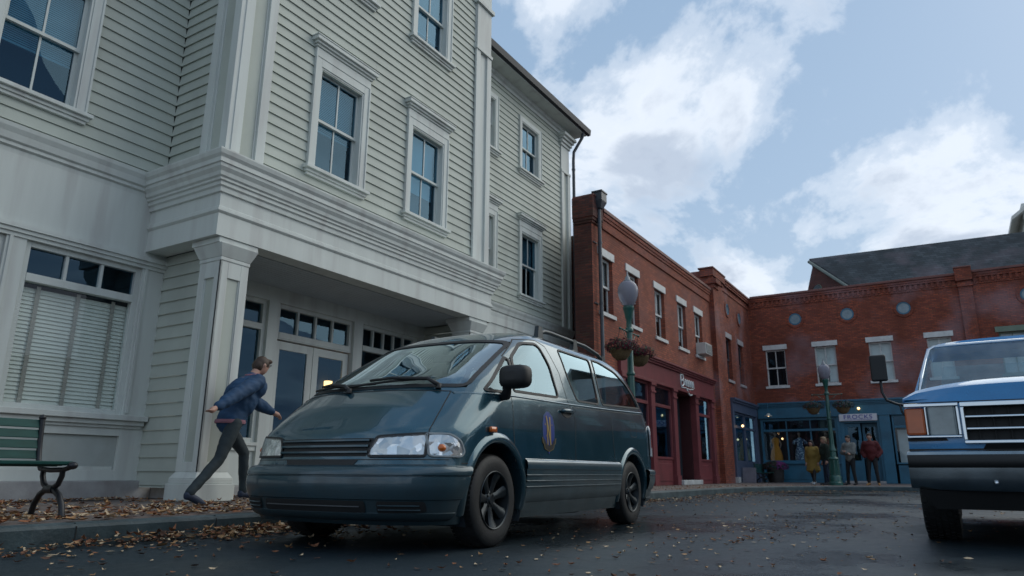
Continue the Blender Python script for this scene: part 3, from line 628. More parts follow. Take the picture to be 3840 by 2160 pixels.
# window air conditioner
m=MB(); m.fb(f1,26.16,26.98,-.05,.36,4.87,5.30); ac=m.build('air_conditioner',M('cream appliance metal',(.52,.52,.49),.5,var=.08),B1,bevel=.02)
m=MB(); m.fb(f1,26.22,26.92,.36,.37,4.92,5.25)
m.build('grille',M('grey grille',(.16,.17,.18),.6),ac)
m=MB()
for k in range(7): m.fb(f1,26.23,26.91,.37,.38,4.94+k*.045,4.955+k*.045)
m.build('louvre',M('cream appliance metal',(.52,.52,.49)),ac)
# ================================================================== corner brick building (dress shop)
B2=root('corner_brick_building',(-4,37,0.15),'weathered red brick corner building with portholes and a teal blue dress shop front','building',world=True)
f2,f3=FX(-7.9),FY(35.0); h2,h3=[],[]
DKF=M('dark window paint',(.06,.06,.07),.5)
for ac in (30.85,32.88): _,h=brick_window(B2,f2,ac,4.40,6.22,.80,lint=M('grey lintel',(.36,.34,.35),.7),fmat=DKF,mull=False); h2.append(h)
for i,ac in enumerate((-6.80,-4.60,-2.33,-.06)):
    _,h=brick_window(B2,f3,ac,4.52,6.24,.90,blind=(0,.6,1.0,1.0)[i],fmat=WHITEM,gm=glass('faint glass',(.72,.8,.82)) if i else None); h3.append(h)
    if i==1:
        b=MB(); b.quad(*[f3(a,-.22,z) for a,z in ((ac+.05,4.6),(ac+.42,4.6),(ac+.42,6.2),(ac+.2,6.2))]); b.build('curtain',M('white curtain',(.6,.66,.68),.8),_)
# windows of the far bay, green lintels
GRN=M('sage green paint',(.15,.20,.15),.6,var=.1)
for ac in (2.55,4.9,7.3): _,h=brick_window(B2,f3,ac,4.52,6.24,.95,lint=GRN,fmat=GRN,blind=1.0,gm=glass('faint glass')); h3.append(h)
m=MB(); grid_wall(m,f2,28.3,35.0,3.62,8.62,h2,.25); grid_wall(m,f3,-7.9,14,3.70,8.90,h3,.25); grid_wall(m,f2,28.3,30.5,.1,3.62,[],.1)
m.build('wall',BRICKD,B2,recalc=False)
m=MB(); m.fb(f2,28.3,29.9,0.001,.14,.1,8.30); m.fb(f2,28.3,29.0,.141,.19,.1,7.95); m.fb(f2,28.26,29.94,0,.20,8.30,8.42); m.fb(f2,28.2,30.0,-.3,.26,8.42,8.74); m.fb(f2,28.22,28.9,-.3,.36,8.1,8.29)
m.fb(f2,28.28,29.02,.13,.24,7.95,8.12)
pl_=m.build('brick_pier',BRICKD,B2)
m=MB(); m.fb(f3,.92,1.42,0.001,.13,.1,8.55); m.fb(f3,.88,1.46,0,.20,8.30,8.42); m.fb(f3,.86,1.48,-.2,.24,8.55,9.10); m.build('brick_pier',BRICKD,B2)
m=MB(); parapet(m,f2,29.9,34.95,8.90,dent=False); parapet(m,f3,-7.85,.86,8.96); parapet(m,f3,1.48,14,9.0)
m.build('parapet',BRICKD,B2)
m=MB(); m.fb(f2,28.15,30.05,-.36,.29,8.741,8.80); m.fb(f2,30.06,35,-.36,.14,8.765,8.86); m.fb(f3,-7.75,.85,-.36,.15,8.825,8.93); m.fb(f3,1.49,14,-.36,.15,8.865,8.97); m.fb(f3,.84,1.49,-.36,.27,9.101,9.16); m.build('coping',COPING,B2,bevel=.012)
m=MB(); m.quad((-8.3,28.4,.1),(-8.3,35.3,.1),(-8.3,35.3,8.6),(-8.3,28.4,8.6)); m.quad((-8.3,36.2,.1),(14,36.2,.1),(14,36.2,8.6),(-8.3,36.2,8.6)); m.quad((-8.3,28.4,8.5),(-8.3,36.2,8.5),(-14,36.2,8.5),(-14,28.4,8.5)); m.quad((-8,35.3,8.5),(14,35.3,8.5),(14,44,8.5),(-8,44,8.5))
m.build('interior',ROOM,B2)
m=MB(); m.quad((-12,28.31,7.4),(-7.9,28.31,7.4),(-7.9,28.31,8.7),(-12,28.31,8.7)); m.build('side_wall',BRICKD,B2)
for a,z in ((31.0,7.55),(33.0,7.5)): porthole(B2,f2,a,z,.25)
for a,z in ((-5.76,7.62),(-3.5,7.62),(-1.22,7.64)): porthole(B2,f3,a,z,.28)
porthole(B2,f3,3.3,7.70,.28,ring=BRICKD)
# blue shop front
m=MB(); m.fb(f3,-7.8,6,-.1,.10,3.06,3.52); m.fb(f2,30.5,34.9,-.1,.0,0.15,.16)
for z0,z1,d in ((3.52,3.58,.14),(3.58,3.66,.18),(3.66,3.74,.24)): m.fb(f3,-7.75,6,-.1,d,z0,z1)
m.fb(f3,-7.8,6,-.1,.12,3.02,3.06)
m.build('fascia',BLUEP,B2,bevel=.006)
m=MB(); m.fb(f2,30.5,34.88,-.1,.08,3.08,3.46); m.fb(f2,30.5,34.86,-.1,.14,3.46,3.55); m.fb(f2,30.5,34.84,-.1,.2,3.55,3.64); m.fb(f2,30.5,30.75,-.1,.08,.15,3.08); m.fb(f2,34.6,34.88,-.1,.06,.15,3.08)
m.fb(f2,30.75,34.6,-.1,.0,.15,.98); m.fb(f2,30.95,32.4,0,.02,.28,.85); m.build('violet_shop_front',INKP,B2,bevel=.006)
m=MB(); m.fb(f2,30.42,30.8,-.1,.14,.15,.38); m.build('corner_stone',M('white stone step'),B2,bevel=.01)
for a0,a1 in ((30.8,32.65),(32.72,34.58)): shopfront('shop_window',B2,f2,a0,a1,.98,2.45,3.06,1,INKP,d=-.05)
m=MB(); 
for a0 in (31.35,33.2): m.fb(f2,a0,a0+.45,-.10,-.09,1.08,1.60)
pb=m.build('poster',M('cream poster paper',(.33,.33,.26),.8,var=.15,vs=9),B2)
m=MB()
for a0 in (31.2,33.1): m.fb(f2,a0,a0+.5,-.10,-.09,1.7,2.3)
m.build('poster',M('violet poster paper',(.09,.10,.26),.8,var=.5,vs=6),B2)
shopfront('shop_window',B2,f3,-7.74,-4.42,1.02,2.46,3.0,3,BLUEP,d=-.05,mull=2,gmat=glass('shop glass',(.75,.82,.84),1.5),fw_=.10)
m=MB(); m.fb(f3,-7.74,-4.42,-.1,.0,.15,1.02); m.fb(f3,-7.6,-4.55,0,.02,.28,.85); m.fb(f3,-7.74,-4.42,-.05,.10,.96,1.02); m.build('stall_riser',BLUEP,B2,bevel=.008)
# window display box
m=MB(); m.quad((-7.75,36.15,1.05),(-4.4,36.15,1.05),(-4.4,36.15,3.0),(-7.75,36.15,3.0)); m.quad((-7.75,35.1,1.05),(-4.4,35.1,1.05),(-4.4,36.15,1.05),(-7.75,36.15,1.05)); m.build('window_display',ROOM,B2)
m=MB(); m.fb(f3,-4.42,-4.30,-.1,.06,.15,3.06); m.fb(f3,-4.30,-2.72,-.1,.02,2.72,3.06); m.fb(f3,-2.72,-2.30,-.1,.09,.15,3.06); m.fb(f3,-4.30,-4.12,-.1,.02,.15,2.72); m.fb(f3,-2.82,-2.72,-.1,.02,.15,2.72)
m.fb(f3,-2.2,1.0,-.1,.0,.15,.9); m.fb(f3,.4,.92,-.1,.06,.15,3.06)
m.build('door_surround',BLUEP,B2,bevel=.006)
for (a0,a1,d) in ((-4.12,-3.50,-.06),(-3.46,-2.84,-.30)):
    m=MB(); m.fb(f3,a0,a0+.1,d-.05,d,.2,2.7); m.fb(f3,a1-.1,a1,d-.05,d,.2,2.7); m.fb(f3,a0+.1,a1-.1,d-.05,d,.2,1.1); m.fb(f3,a0+.1,a1-.1,d-.05,d,2.55,2.7); dr=m.build('door',BLUEP,B2,bevel=.004)
    g=MB(); g.quad(*[f3(a,d-.02,z) for a,z in ((a0+.08,1.05),(a1-.08,1.05),(a1-.08,2.58),(a0+.08,2.58))]); g.build('glass',WINGLASS,dr)
    ah=a1-.05 if a0<-4 else a0+.05
    m=MB(); m.tube([f3(ah,d,1.15),f3(ah,d+.06,1.15),f3(ah,d+.06,1.4),f3(ah,d,1.4)],.012,6); m.build('handle',BLACKM,dr)
m=MB(); m.fb(f3,-4.3,-2.72,-.3,.3,.14,.24); m.build('step',CONC,B2,bevel=.01)
shopfront('shop_window',B2,f3,-2.24,.38,.95,2.50,3.04,2,BLUEP,d=-.05,gmat=glass('faint glass'))
m=MB(); m.quad(*[f3(a,-.25,z) for a,z in ((-2.1,1.0),(.3,1.0),(.3,2.4),(-2.1,2.4))]); m.build('window_blind',M('pale blind cloth',(.42,.46,.47),.8),B2)
# name board
def text(s,size,ex,loc,rx,name,mat,parent,font_off=0.0,sx=1.0,rz=0):
    c=bpy.data.curves.new('t','FONT'); c.body=s; c.size=size; c.extrude=ex; c.space_character=1.12; c.align_x='CENTER'; c.align_y='CENTER'; c.offset=font_off
    o=bpy.data.objects.new('t',c); COL.objects.link(o); dg=bpy.context.evaluated_depsgraph_get(); me=bpy.data.meshes.new_from_object(o.evaluated_get(dg)); bpy.data.objects.remove(o)
    me.transform(Matrix.Translation(loc)@Matrix.Rotation(rz,4,'Z')@Matrix.Rotation(rx,4,'X')@Matrix.Diagonal((sx,1,1,1)))
    me.materials.clear(); me.materials.append(mat); o=bpy.data.objects.new(name,me); COL.objects.link(o); o.parent=parent
    return o
m=MB(); m.fb(f3,-4.30,-2.78,.10,.15,2.80,3.10); sb=m.build('sign',M('white sign board',(.62,.62,.66),.5,var=.05),B2,bevel=.008)
text('FROCKS',.25,.004,(-3.54,34.842,2.965),PI/2,'lettering',M('royal blue letters',(.03,.05,.32),.5),sb,.001,1.16)
m=MB(); m.fb(f3,-4.1,-3.0,.15,.154,2.835,2.85); m.build('underline',M('royal blue letters'),sb)
# gooseneck wall lamps and a bare bulb
WARM=emit('warm bulb',(1.0,.60,.25),2.6)
def goose(rt_,fr,a,z):
    m=MB(); m.tube([fr(a,.15,z+.55),fr(a,.30,z+.62),fr(a,.42,z+.55),fr(a,.45,z+.40),fr(a,.45,z+.14)],.014,8)
    o=m.build('wall_lamp',BLUEP,rt_,smooth=True)
    c=fr(a,.45,z); m=MB(); m.lathe([(.02,.14),(.06,.12),(.09,.07),(.19,.0),(.185,.0),(.08,.06),(.02,.12)],c,20); m.build('shade',M('cream enamel shade',(.55,.56,.50),.4),o,smooth=True)
    m=MB(); m.ball(c+Vector((0,0,.03)),.045,10,6); m.build('bulb',emit('soft bulb',(1,.66,.35),1.6),o,smooth=True)
for a,z in ((-7.25,3.10),(-5.22,3.14)): goose(B2,f3,a,z)
def bulb(rt_,c,base,rb_=.055):
    m=MB(); m.lathe([(.03,0),(.03,.05),(.02,.07)],base,10); o=m.build('bare_lamp',BLACKM,rt_); m=MB(); m.ball(c,rb_,12,8); m.build('bulb',WARM,o,smooth=True)
bulb(B2,(-3.46,34.78,3.33),(-3.46,34.80,3.20)); bulb(B2,(-7.70,31.45,2.50),(-7.72,31.45,2.55))
for x,y in ((-7.32,35.6),(-6.93,35.6)): bulb(B2,(x,y,2.12),(x,y,2.2),.045)
# ================================================================== grey roofed hall behind, white gable beyond
B3=root('gable_roof_building',(3,54,0),'brick hall with a long weathered grey shingle roof rising behind the corner building','building')
A=Vector((-6.95,50,14.6)); Rg=Vector((6.5,50.6,15.2)); 
apex=A-Vector((3,54,0)); rd=(Vector((12,51.5,14.75))-Vector((-6.95,50,14.6)))
loL=Vector((-8.35,50.4,9)); loR=Vector((-2.0,47.2,9.6)); bk=Vector((-5.5,58,9))
o3=Vector((3,54,0)); a_=A-o3
SH=brick('grey shingles',(.075,.09,.10),(.035,.045,.052),(.018,.022,.026),dark=.6,white=.25,bw=.45,bh=.16,hl=(.13,.12,.10))
E0=loR-o3; ext=Vector((24,1.9,.2)); a2=a_+ext; e2=E0+ext
m=MB(); m.hexa([a_,E0,e2,a2,a_+Vector((0,0,.15)),E0+Vector((0,-.05,.15)),e2+Vector((0,-.05,.15)),a2+Vector((0,0,.15))])
bb=bk-o3; m.hexa([a_,bb,bb+ext,a2,a_+Vector((0,0,.15)),bb+Vector((0,0,.15)),bb+ext+Vector((0,0,.15)),a2+Vector((0,0,.15))])
m.build('roof',SH,B3)
m=MB(); p1=a_+Vector((.25,.0,-.12)); p2=loL-o3; p3=E0+Vector((.2,.05,-.1)); 
m.add([p1,p2,p3,Vector((p3.x,p3.y,0)),Vector((p2.x,p2.y,0)),bb,Vector((bb.x,bb.y,0))],[(0,1,2),(1,4,3),(1,3,2),(0,1,5),(1,4,6,5)]); m.build('gable_wall',brick('plum brick',(.12,.035,.03),(.07,.022,.02),(.06,.035,.03)),B3)
m=MB(); m.tube([a_+Vector((-.05,-.06,-.06)),E0+Vector((-.05,-.12,-.08))],.10,6); m.build('verge_board',M('green grey verge',(.13,.16,.15),.6),B3)
nrm=(p3-p1).cross(p2-p1).normalized()
if nrm.y>0: nrm=-nrm
cc=Vector((-6.55,49.85,12.5))-o3; u_=Vector((0,0,1)).cross(nrm).normalized(); v_=nrm.cross(u_)
# seat the little window on the gable plane
k_=((p1-cc).dot(nrm)); cc=cc+nrm*(k_+.03)
m=MB(); m.add([cc+(u_*math.cos(t)+v_*math.sin(t))*.33 for t in [2*PI*i/20 for i in range(20)]]+[cc+nrm*.06+(u_*math.cos(t)+v_*math.sin(t))*.30 for t in [2*PI*i/20 for i in range(20)]],[(i,(i+1)%20,20+(i+1)%20,20+i) for i in range(20)]); ow=m.build('porthole_window',GRN,B3)
m=MB(); m.add([cc+nrm*.05+(u_*math.cos(t)+v_*math.sin(t))*.28 for t in [2*PI*i/20 for i in range(20)]],[tuple(range(20))]); m.build('glass',M('dark pane',(.02,.03,.035),.15),ow)
B4=root('white_gabled_house',(7.6,60,0),'white house top with a pale eave showing over the grey shingle roof','building')
o4=Vector((7.6,60,0))
m=MB(); m.box(-1.5,6,-1,7,0,19.2); m.build('wall',M('off white wall paint',(.62,.62,.58),.7),B4)
m=MB(); m.prism([(-2.25,17.9),(2.2,21.2),(6.9,17.9),(6.9,18.15),(2.2,21.5),(-2.25,18.15)],lambda a,b,d:(a,d,b),-1.7,7.5); m.build('roof',M('pale roof trim',(.68,.66,.60),.6),B4)
# ================================================================== street across (out of view, added for glass and paint to mirror)
B5=root('brick_building',(16,4,0),'long brick row across the street, out of view, added for van and window reflections','building',world=True)
def FXm(x): return frame((x,0,0),(0,1,0),(-1,0,0))
f5=FXm(14); h5=[]
m=MB(); grid_wall(m,f5,-29,19,3.6,5.2,h5,.25); m.box(14.3,22,-29,19,3.4,5.1); m.build('wall',BRICK,B5)
m=MB(); m.fb(f5,-29,19,-.1,.2,2.9,3.6)
for i in range(13): m.fb(f5,-29+i*3.97,-28.6+i*3.97,-.2,.1,.1,2.9)
m.build('shop_front',M('cream shop paint',(.50,.46,.34),.6),B5)
m=MB(); m.quad(*[f5(a,-.18,z) for a,z in ((-29,.1),(19,.1),(19,2.9),(-29,2.9))]); m.build('glass',M('dark shop glass',(.02,.03,.035),.08),B5)
# ================================================================== street lamps
GREENM=M('bottle green cast iron',(.012,.085,.070),.38,metal=.0,var=.15,coat=.3)
def make_lamp(loc,armdir,label):
    r=root('street_lamp',loc,label,'street lamp','street lamps along the pavement',rz=armdir)
    m=MB(); m.lathe([(.001,0),(.25,0),(.25,.10),(.22,.13),(.22,.30),(.19,.34),(.17,.36),(.155,.90),(.17,.92),(.19,.96),(.17,1.0),(.12,1.03),(.11,1.22),(.14,1.25),(.14,1.30),(.10,1.36),(.085,1.5)],n=20)
    for k in range(8):
        a=k*PI/4; m.tube([(.175*math.cos(a),.175*math.sin(a),.36),(.158*math.cos(a),.158*math.sin(a),.9)],.018,6)
    m.build('base',GREENM,r,smooth=True,auto=40)
    m=MB(); m.lathe([(.085,1.5),(.072,2.4),(.085,2.41),(.095,2.44),(.085,2.47),(.070,2.5),(.062,3.35),(.085,3.36),(.095,3.40),(.085,3.44),(.062,3.46),(.058,3.62),(.075,3.66),(.10,3.80),(.115,3.86),(.125,3.88),(.125,3.93),(.10,3.95),(.001,3.95)],n=20)
    m.build('pole',GREENM,r,smooth=True,auto=40)
    m=MB(); m.lathe([(.10,3.95),(.13,3.98),(.18,4.07),(.215,4.18),(.228,4.27),(.22,4.36),(.185,4.44),(.14,4.49),(.085,4.51)],n=28)
    gm,t,p,o=bsdf('ribbed lamp globe'); p.inputs['Base Color'].default_value=(.34,.34,.40,1); p.inputs['Roughness'].default_value=.12; p.inputs['Transmission Weight'].default_value=.35; p.inputs['IOR'].default_value=1.2
    gm=MATS.setdefault('globe',gm); m.build('globe',gm,r,smooth=True)
    m=MB(); m.lathe([(.09,4.505),(.095,4.53),(.06,4.55),(.055,4.60),(.035,4.62),(.02,4.66),(.015,4.74),(.001,4.76)],n=14); m.build('finial',M('pewter finial',(.22,.24,.26),.35),r,smooth=True)
    m=MB(); m.tube([(-.52,0,3.36),(.52,0,3.36)],.016,8)
    for s in (-1,1): m.ball((s*.52,0,3.36),.03,8,6); m.tube([(s*.07,0,3.16),(s*.22,0,3.22),(s*.34,0,3.35)],.009,6)
    m.build('cross_arm',GREENM,r,smooth=True)
    return r
PL1,PL2=(-5.80,14.35,.15),(-3.72,27.55,.15)
L1=make_lamp(PL1,PI/2,'nearest green street lamp with a frosted globe, rising behind the van')
L2=make_lamp(PL2,math.radians(8),'farther green street lamp standing on the bend by the dress shop')
L2.scale=(.93,.93,.93); 
def basket(loc,label,fm,sz=1.0,sparse=False):
    r=root('flower_basket',loc,label,'flower basket','hanging baskets on the street lamps')
    m=MB(); rows=[]
    m.lathe([(.001,-.24),(.10,-.22),(.18,-.15),(.225,-.04),(.23,.0),(.20,.0),(.001,-.03)],n=18); m.build('basket',M('coir basket',(.13,.085,.04),.9,var=.4,vs=30,bump=.5,bs=80),r,smooth=True)
    m=MB()
    for k in range(3):
        a=k*2*PI/3+.4; m.tube([(.22*math.cos(a),.22*math.sin(a),0),(0,0,.46)],.004,4)
    m.build('hanger',BLACKM,r)
    m=MB()
    for k in range(2 if sparse else 1): pass
    for k in range(900 if not sparse else 650):
        while True:
            v=Vector([random.gauss(0,1) for _ in range(3)]).normalized()
            if v.z>-.45: break
        R_=random.uniform(.80,1.0)*(1+.12*math.sin(3*math.atan2(v.y,v.x)+sz))
        c=Vector((v.x*.36,v.y*.36,v.z*.19+.05))*R_
        m.cur=0 if random.random()<.72 else 1
        t=Vector([random.gauss(0,1) for _ in range(3)]).normalized(); b=v.cross(t).normalized(); t=b.cross(v); s=random.uniform(.014,.026); e=v*s*.5
        m.add([c+t*s,c+b*s+e,c-t*s,c-b*s-e*.3],[(0,1,2,3)])
    m.cur=0
    m.build('flowers',fm,r,recalc=False)
    return r
MUM=[M('dark red blooms',(.075,.006,.014),.8,var=.5,vs=12),M('dull green leaves',(.022,.045,.020),.8,var=.4)]
HER=[M('dusky green leaves',(.018,.040,.028),.8,var=.4),M('faded red blooms',(.09,.025,.03),.8,var=.3)]
basket((PL1[0],PL1[1]-.52,3.05),'dark red flower basket hanging on the left arm of the nearest street lamp',MUM)
basket((PL1[0],PL1[1]+.52,3.05),'dark red flower basket hanging on the right arm of the nearest street lamp',MUM,2.)
c8,s8=math.cos(math.radians(8)),math.sin(math.radians(8))
for s_,lb in ((-1,'green leafy basket hanging on the left arm of the farther street lamp'),(1,'green leafy basket hanging on the right arm of the farther street lamp')):
    basket((PL2[0]+s_*.484*c8,PL2[1]+s_*.484*s8,.15+3.36*.93-.46),lb,HER,1.+s_,True)
# ================================================================== benches
def make_bench(loc,label,L=1.8,rz=0.0):
    # local: end at y=0, bench runs to -y, seat faces +x
    r=root('park_bench',loc,label,'bench','green slatted park benches',rz=rz)
    SL=M('bottle green slat paint',(.006,.060,.052),.5,var=.2,vs=6,spec=.25,stretch=(6,1,6)); 
    for k in range(4):
        z=.455+k*.085; x=-.40-.012*k-.02
        m=MB(); m.hexa([(x-.015,-L,z),(x+.015,-L,z),(x+.015,0,z),(x-.015,0,z),(x-.035,-L,z+.066),(x-.008,-L,z+.069),(x-.008,0,z+.069),(x-.035,0,z+.066)]); m.build('back_slat',SL,r,bevel=.006)
    for k in range(6):
        x=-.33+k*.075; z=.392+.01*abs(k-2)*.5
        m=MB(); m.box(x,x+.062,-L,0,z,z+.028); m.build('seat_slat',SL,r,bevel=.006)
    for ye in (-.015,-L+.03):
        m=MB()
        def bar(pts,w=.022,h=.028):
            m.tube([(p[0],ye,p[1]) for p in pts],[w]*len(pts),8)
        bar([(-.39,0.01),(-.36,.10),(-.30,.17),(-.22,.21),(-.19,.215)],.024); bar([(.09,.01),(.06,.10),(.0,.17),(-.08,.21),(-.11,.215)],.024)
        bar([(-.30,.385),(-.30,.32),(-.26,.255),(-.19,.225)],.022); bar([(.0,.385),(.0,.32),(-.04,.255),(-.11,.225)],.022)
        bar([(-.21,.215),(-.09,.215)],.034); bar([(-.35,.375),(-.2,.365),(.0,.368),(.10,.385)],.02)
        bar([(-.35,.375),(-.41,.45),(-.435,.58),(-.455,.785)],.022)
        m.ball((.135,ye,.40),.038,10,8,(1.2,1,.8)); m.ball((-.457,ye,.795),.028,10,8); m.box(-.42,-.34,ye-.03,ye+.03,0,.014); m.box(.04,.12,ye-.03,ye+.03,0,.014)
        m.build('leg',BLACKM,r,smooth=True,auto=50)
    return r
make_bench((-6.14,3.13,.15),'near green slatted bench at the left on the leaf strewn pavement')
make_bench((-7.05,33.6,.15),'distant green slatted bench beside the flower tub and the blue shop',1.5)
# signboard leaning by the far bench
m=MB(); m.hexa([(-.28,-.03,0),(.28,-.03,0),(.28,.0,0),(-.28,.0,0),(-.28,.10,.62),(.28,.10,.62),(.28,.13,.62),(-.28,.13,.62)]); o=m.build('notice_board',M('grey board',(.17,.16,.19),.7,var=.2),None,bevel=.03); o.location=(-7.55,31.3,.15); tag(o,'grey board leaning behind the distant green bench','board')
# flower tub
T=root('flower_tub',(-6.95,33.6,.15),'dark wooden tub overflowing with purple flowers under the dress shop window','planter')
m=MB(); m.lathe([(.001,0),(.30,0),(.345,.28),(.35,.55),(.34,.62),(.30,.62),(.29,.56),(.001,.54)],n=22); m.lathe([(.335,.14),(.345,.14),(.35,.19),(.34,.19)],n=22); m.lathe([(.355,.46),(.362,.46),(.362,.51),(.35,.51)],n=22); m.build('tub',M('dark tub wood',(.020,.018,.018),.7,var=.4,vs=8),T,smooth=True,auto=40)
m=MB()
for k in range(1500):
    v=Vector([random.gauss(0,1) for _ in range(3)]).normalized()
    if v.z<-.3: v.z=-v.z
    R_=random.uniform(.78,1.0); c=Vector((v.x*.58,v.y*.52,.66+v.z*.28))*1.0; c=Vector((v.x*.58*R_,v.y*.52*R_,.64+v.z*.30*R_))
    m.cur=0 if (v.x>.25 and random.random()<.75) else (1 if random.random()<.5 else 2)
    t=Vector([random.gauss(0,1) for _ in range(3)]).normalized(); b=v.cross(t).normalized(); t=b.cross(v); s=random.uniform(.018,.034)
    m.add([c+t*s,c+b*s+v*.01,c-t*s,c-b*s],[(0,1,2,3)])
m.cur=0
m.build('flowers',[M('magenta blooms',(.13,.02,.12),.8,var=.4),M('wine dark blooms',(.06,.012,.03),.8,var=.4),M('dull green leaves')],T,recalc=False)
# ================================================================== dresses in the window
def mannequin(loc,label,prof,mat,sleeve=True,sm=None):
    r=root('mannequin',loc,label,'mannequin','dressed mannequins in the shop window')
    m=MB(); m.lathe([(.001,0),(.16,0),(.16,.015),(.015,.03),(.015,.25)],n=14); m.build('stand',BLACKM,r)
    m=MB(); rows=[]
    n=28
    for (w_,dp,z) in prof:
        fold=.06 if z<.62 else .0
        rows.append([Vector((w_*math.cos(t)*(1+fold*math.sin(9*t)),dp*math.sin(t)*(1+fold*math.sin(9*t)),z)) for t in [2*PI*k/n for k in range(n)]])
    m.rows(rows,True); m.build('dress',mat,r,smooth=True)
    m=MB(); m.lathe([(.035,prof[-1][2]-.01),(.032,prof[-1][2]+.06),(.05,prof[-1][2]+.10),(.06,prof[-1][2]+.16),(.045,prof[-1][2]+.22),(.001,prof[-1][2]+.24)],n=14)
    if sleeve:
        for s in (-1,1): m.tube([(s*.15,0,prof[-2][2]-.01),(s*.24,0,prof[-2][2]-.22),(s*.20,-.08,prof[-2][2]-.40)],[.035,.032,.022],8)
    m.build('form',M('pale mannequin',(.30,.22,.17),.5),r,smooth=True)
    if sm:
        m=MB()
        for s in (-1,1): m.tube([(s*.13,0,prof[-2][2]),(s*.24,0,prof[-2][2]-.10),(s*.27,0,prof[-2][2]-.20)],[.05,.065,.08],10)
        m.build('sleeves',sm,r,smooth=True)
    return r
ORG=M('marigold dress cloth',(.62,.25,.03),.8,var=.15,vs=3,stretch=(9,9,.8)); 
def patt():
    m_,t,p,o=bsdf('blue patterned cloth'); tc=N(t,'ShaderNodeTexCoord'); v=N(t,'ShaderNodeTexVoronoi'); v.inputs['Scale'].default_value=13; t.links.new(tc.outputs['Object'],v.inputs['Vector'])
    t.links.new(mixc(t,ramp(t,v.outputs[0],[(.35,0.0),(.45,1.0)]),(.50,.64,.72),(.06,.13,.22)),p.inputs['Base Color']); p.inputs['Roughness'].default_value=.8; return m_
PT=patt()
pr1=[(.27,.20,.25),(.26,.19,.5),(.22,.16,.75),(.16,.12,.95),(.135,.10,1.02),(.17,.11,1.2),(.18,.10,1.32),(.06,.05,1.42)]
mannequin((-7.22,35.45,1.02-.15),'mannequin in a long marigold orange dress, left in the dress shop window',[(a,b,c*.92) for a,b,c in pr1],ORG)
mannequin((-6.15,35.45,1.02-.12),'mannequin in a pale blue patterned dress, middle of the dress shop window',[(a*.92,b,c*.88) for a,b,c in pr1],PT,False,PT)
mannequin((-5.05,35.7,1.02-.12),'mannequin in a rust red dress, right in the dress shop window',[(a*.8,b,c*.88) for a,b,c in pr1],M('rust dress cloth',(.22,.035,.012),.8,var=.2))

VT={ # z : W, F, Lf, R, Lr
 'W':[(.18,.86),(.3,.90),(.45,.92),(.6,.925),(.8,.925),(.95,.92),(1.05,.91),(1.15,.89),(1.3,.85),(1.45,.81),(1.6,.76),(1.68,.72),(1.74,.65),(1.78,.54),(1.81,.36),(1.82,.2)],
 'F':[(.18,-.82),(.25,-.87),(.35,-.90),(.5,-.89),(.6,-.85),(.7,-.83),(.78,-.805),(.85,-.74),(.95,-.63),(1.05,-.50),(1.15,-.365),(1.2,-.30),(1.3,-.13),(1.4,.05),(1.5,.23),(1.6,.42),(1.68,.60),(1.74,.78),(1.78,1.02),(1.81,1.35),(1.82,1.65)],
 'Lf':[(.18,.45),(.5,.48),(.8,.52),(1.0,.58),(1.2,.58),(1.5,.54),(1.7,.48),(1.82,.4)],
 'R':[(.18,3.66),(.3,3.72),(.6,3.76),(.9,3.77),(1.1,3.75),(1.2,3.72),(1.35,3.65),(1.5,3.53),(1.6,3.40),(1.7,3.18),(1.76,2.98),(1.80,2.68),(1.82,2.2)],
 'Lr':[(.18,.35),(.8,.38),(1.2,.45),(1.6,.5),(1.805,.4)]}
def vt(k,z):
    T=VT[k]
    if z<=T[0][0]: return T[0][1]
    if z>=T[-1][0]: return T[-1][1]
    i=bisect.bisect_right([a for a,b in T],z)-1
    z0,v0=T[i];z1,v1=T[i+1]
    def sl(j):
        if j<=0: return (T[1][1]-T[0][1])/(T[1][0]-T[0][0])
        if j>=len(T)-1: return (T[-1][1]-T[-2][1])/(T[-1][0]-T[-2][0])
        a=(T[j][1]-T[j-1][1])/(T[j][0]-T[j-1][0]);b=(T[j+1][1]-T[j][1])/(T[j+1][0]-T[j][0])
        return 0 if a*b<0 else (2*a*b/(a+b) if a*b>0 else 0)
    h=z1-z0;t=(z-z0)/h;m0=sl(i)*h;m1=sl(i+1)*h
    return (2*t**3-3*t*t+1)*v0+(t**3-2*t*t+t)*m0+(-2*t**3+3*t*t)*v1+(t**3-t*t)*m1
NF=2.5
def van_x(y,z):
    W=vt('W',z);F=vt('F',z);Lf=vt('Lf',z);R=vt('R',z);Lr=vt('Lr',z)
    if y<F or y>R: return 0
    if y<F+Lf: return W*max(0,1-((F+Lf-y)/Lf)**NF)**(1/NF)
    if y>R-Lr: return W*max(0,1-((y-R+Lr)/Lr)**3)**(1/3)
    return W
def van_y(x,z):
    W=vt('W',z);F=vt('F',z);Lf=vt('Lf',z)
    u=min(1,abs(x)/W)
    return F+Lf-Lf*(1-u**NF)**(1/NF)
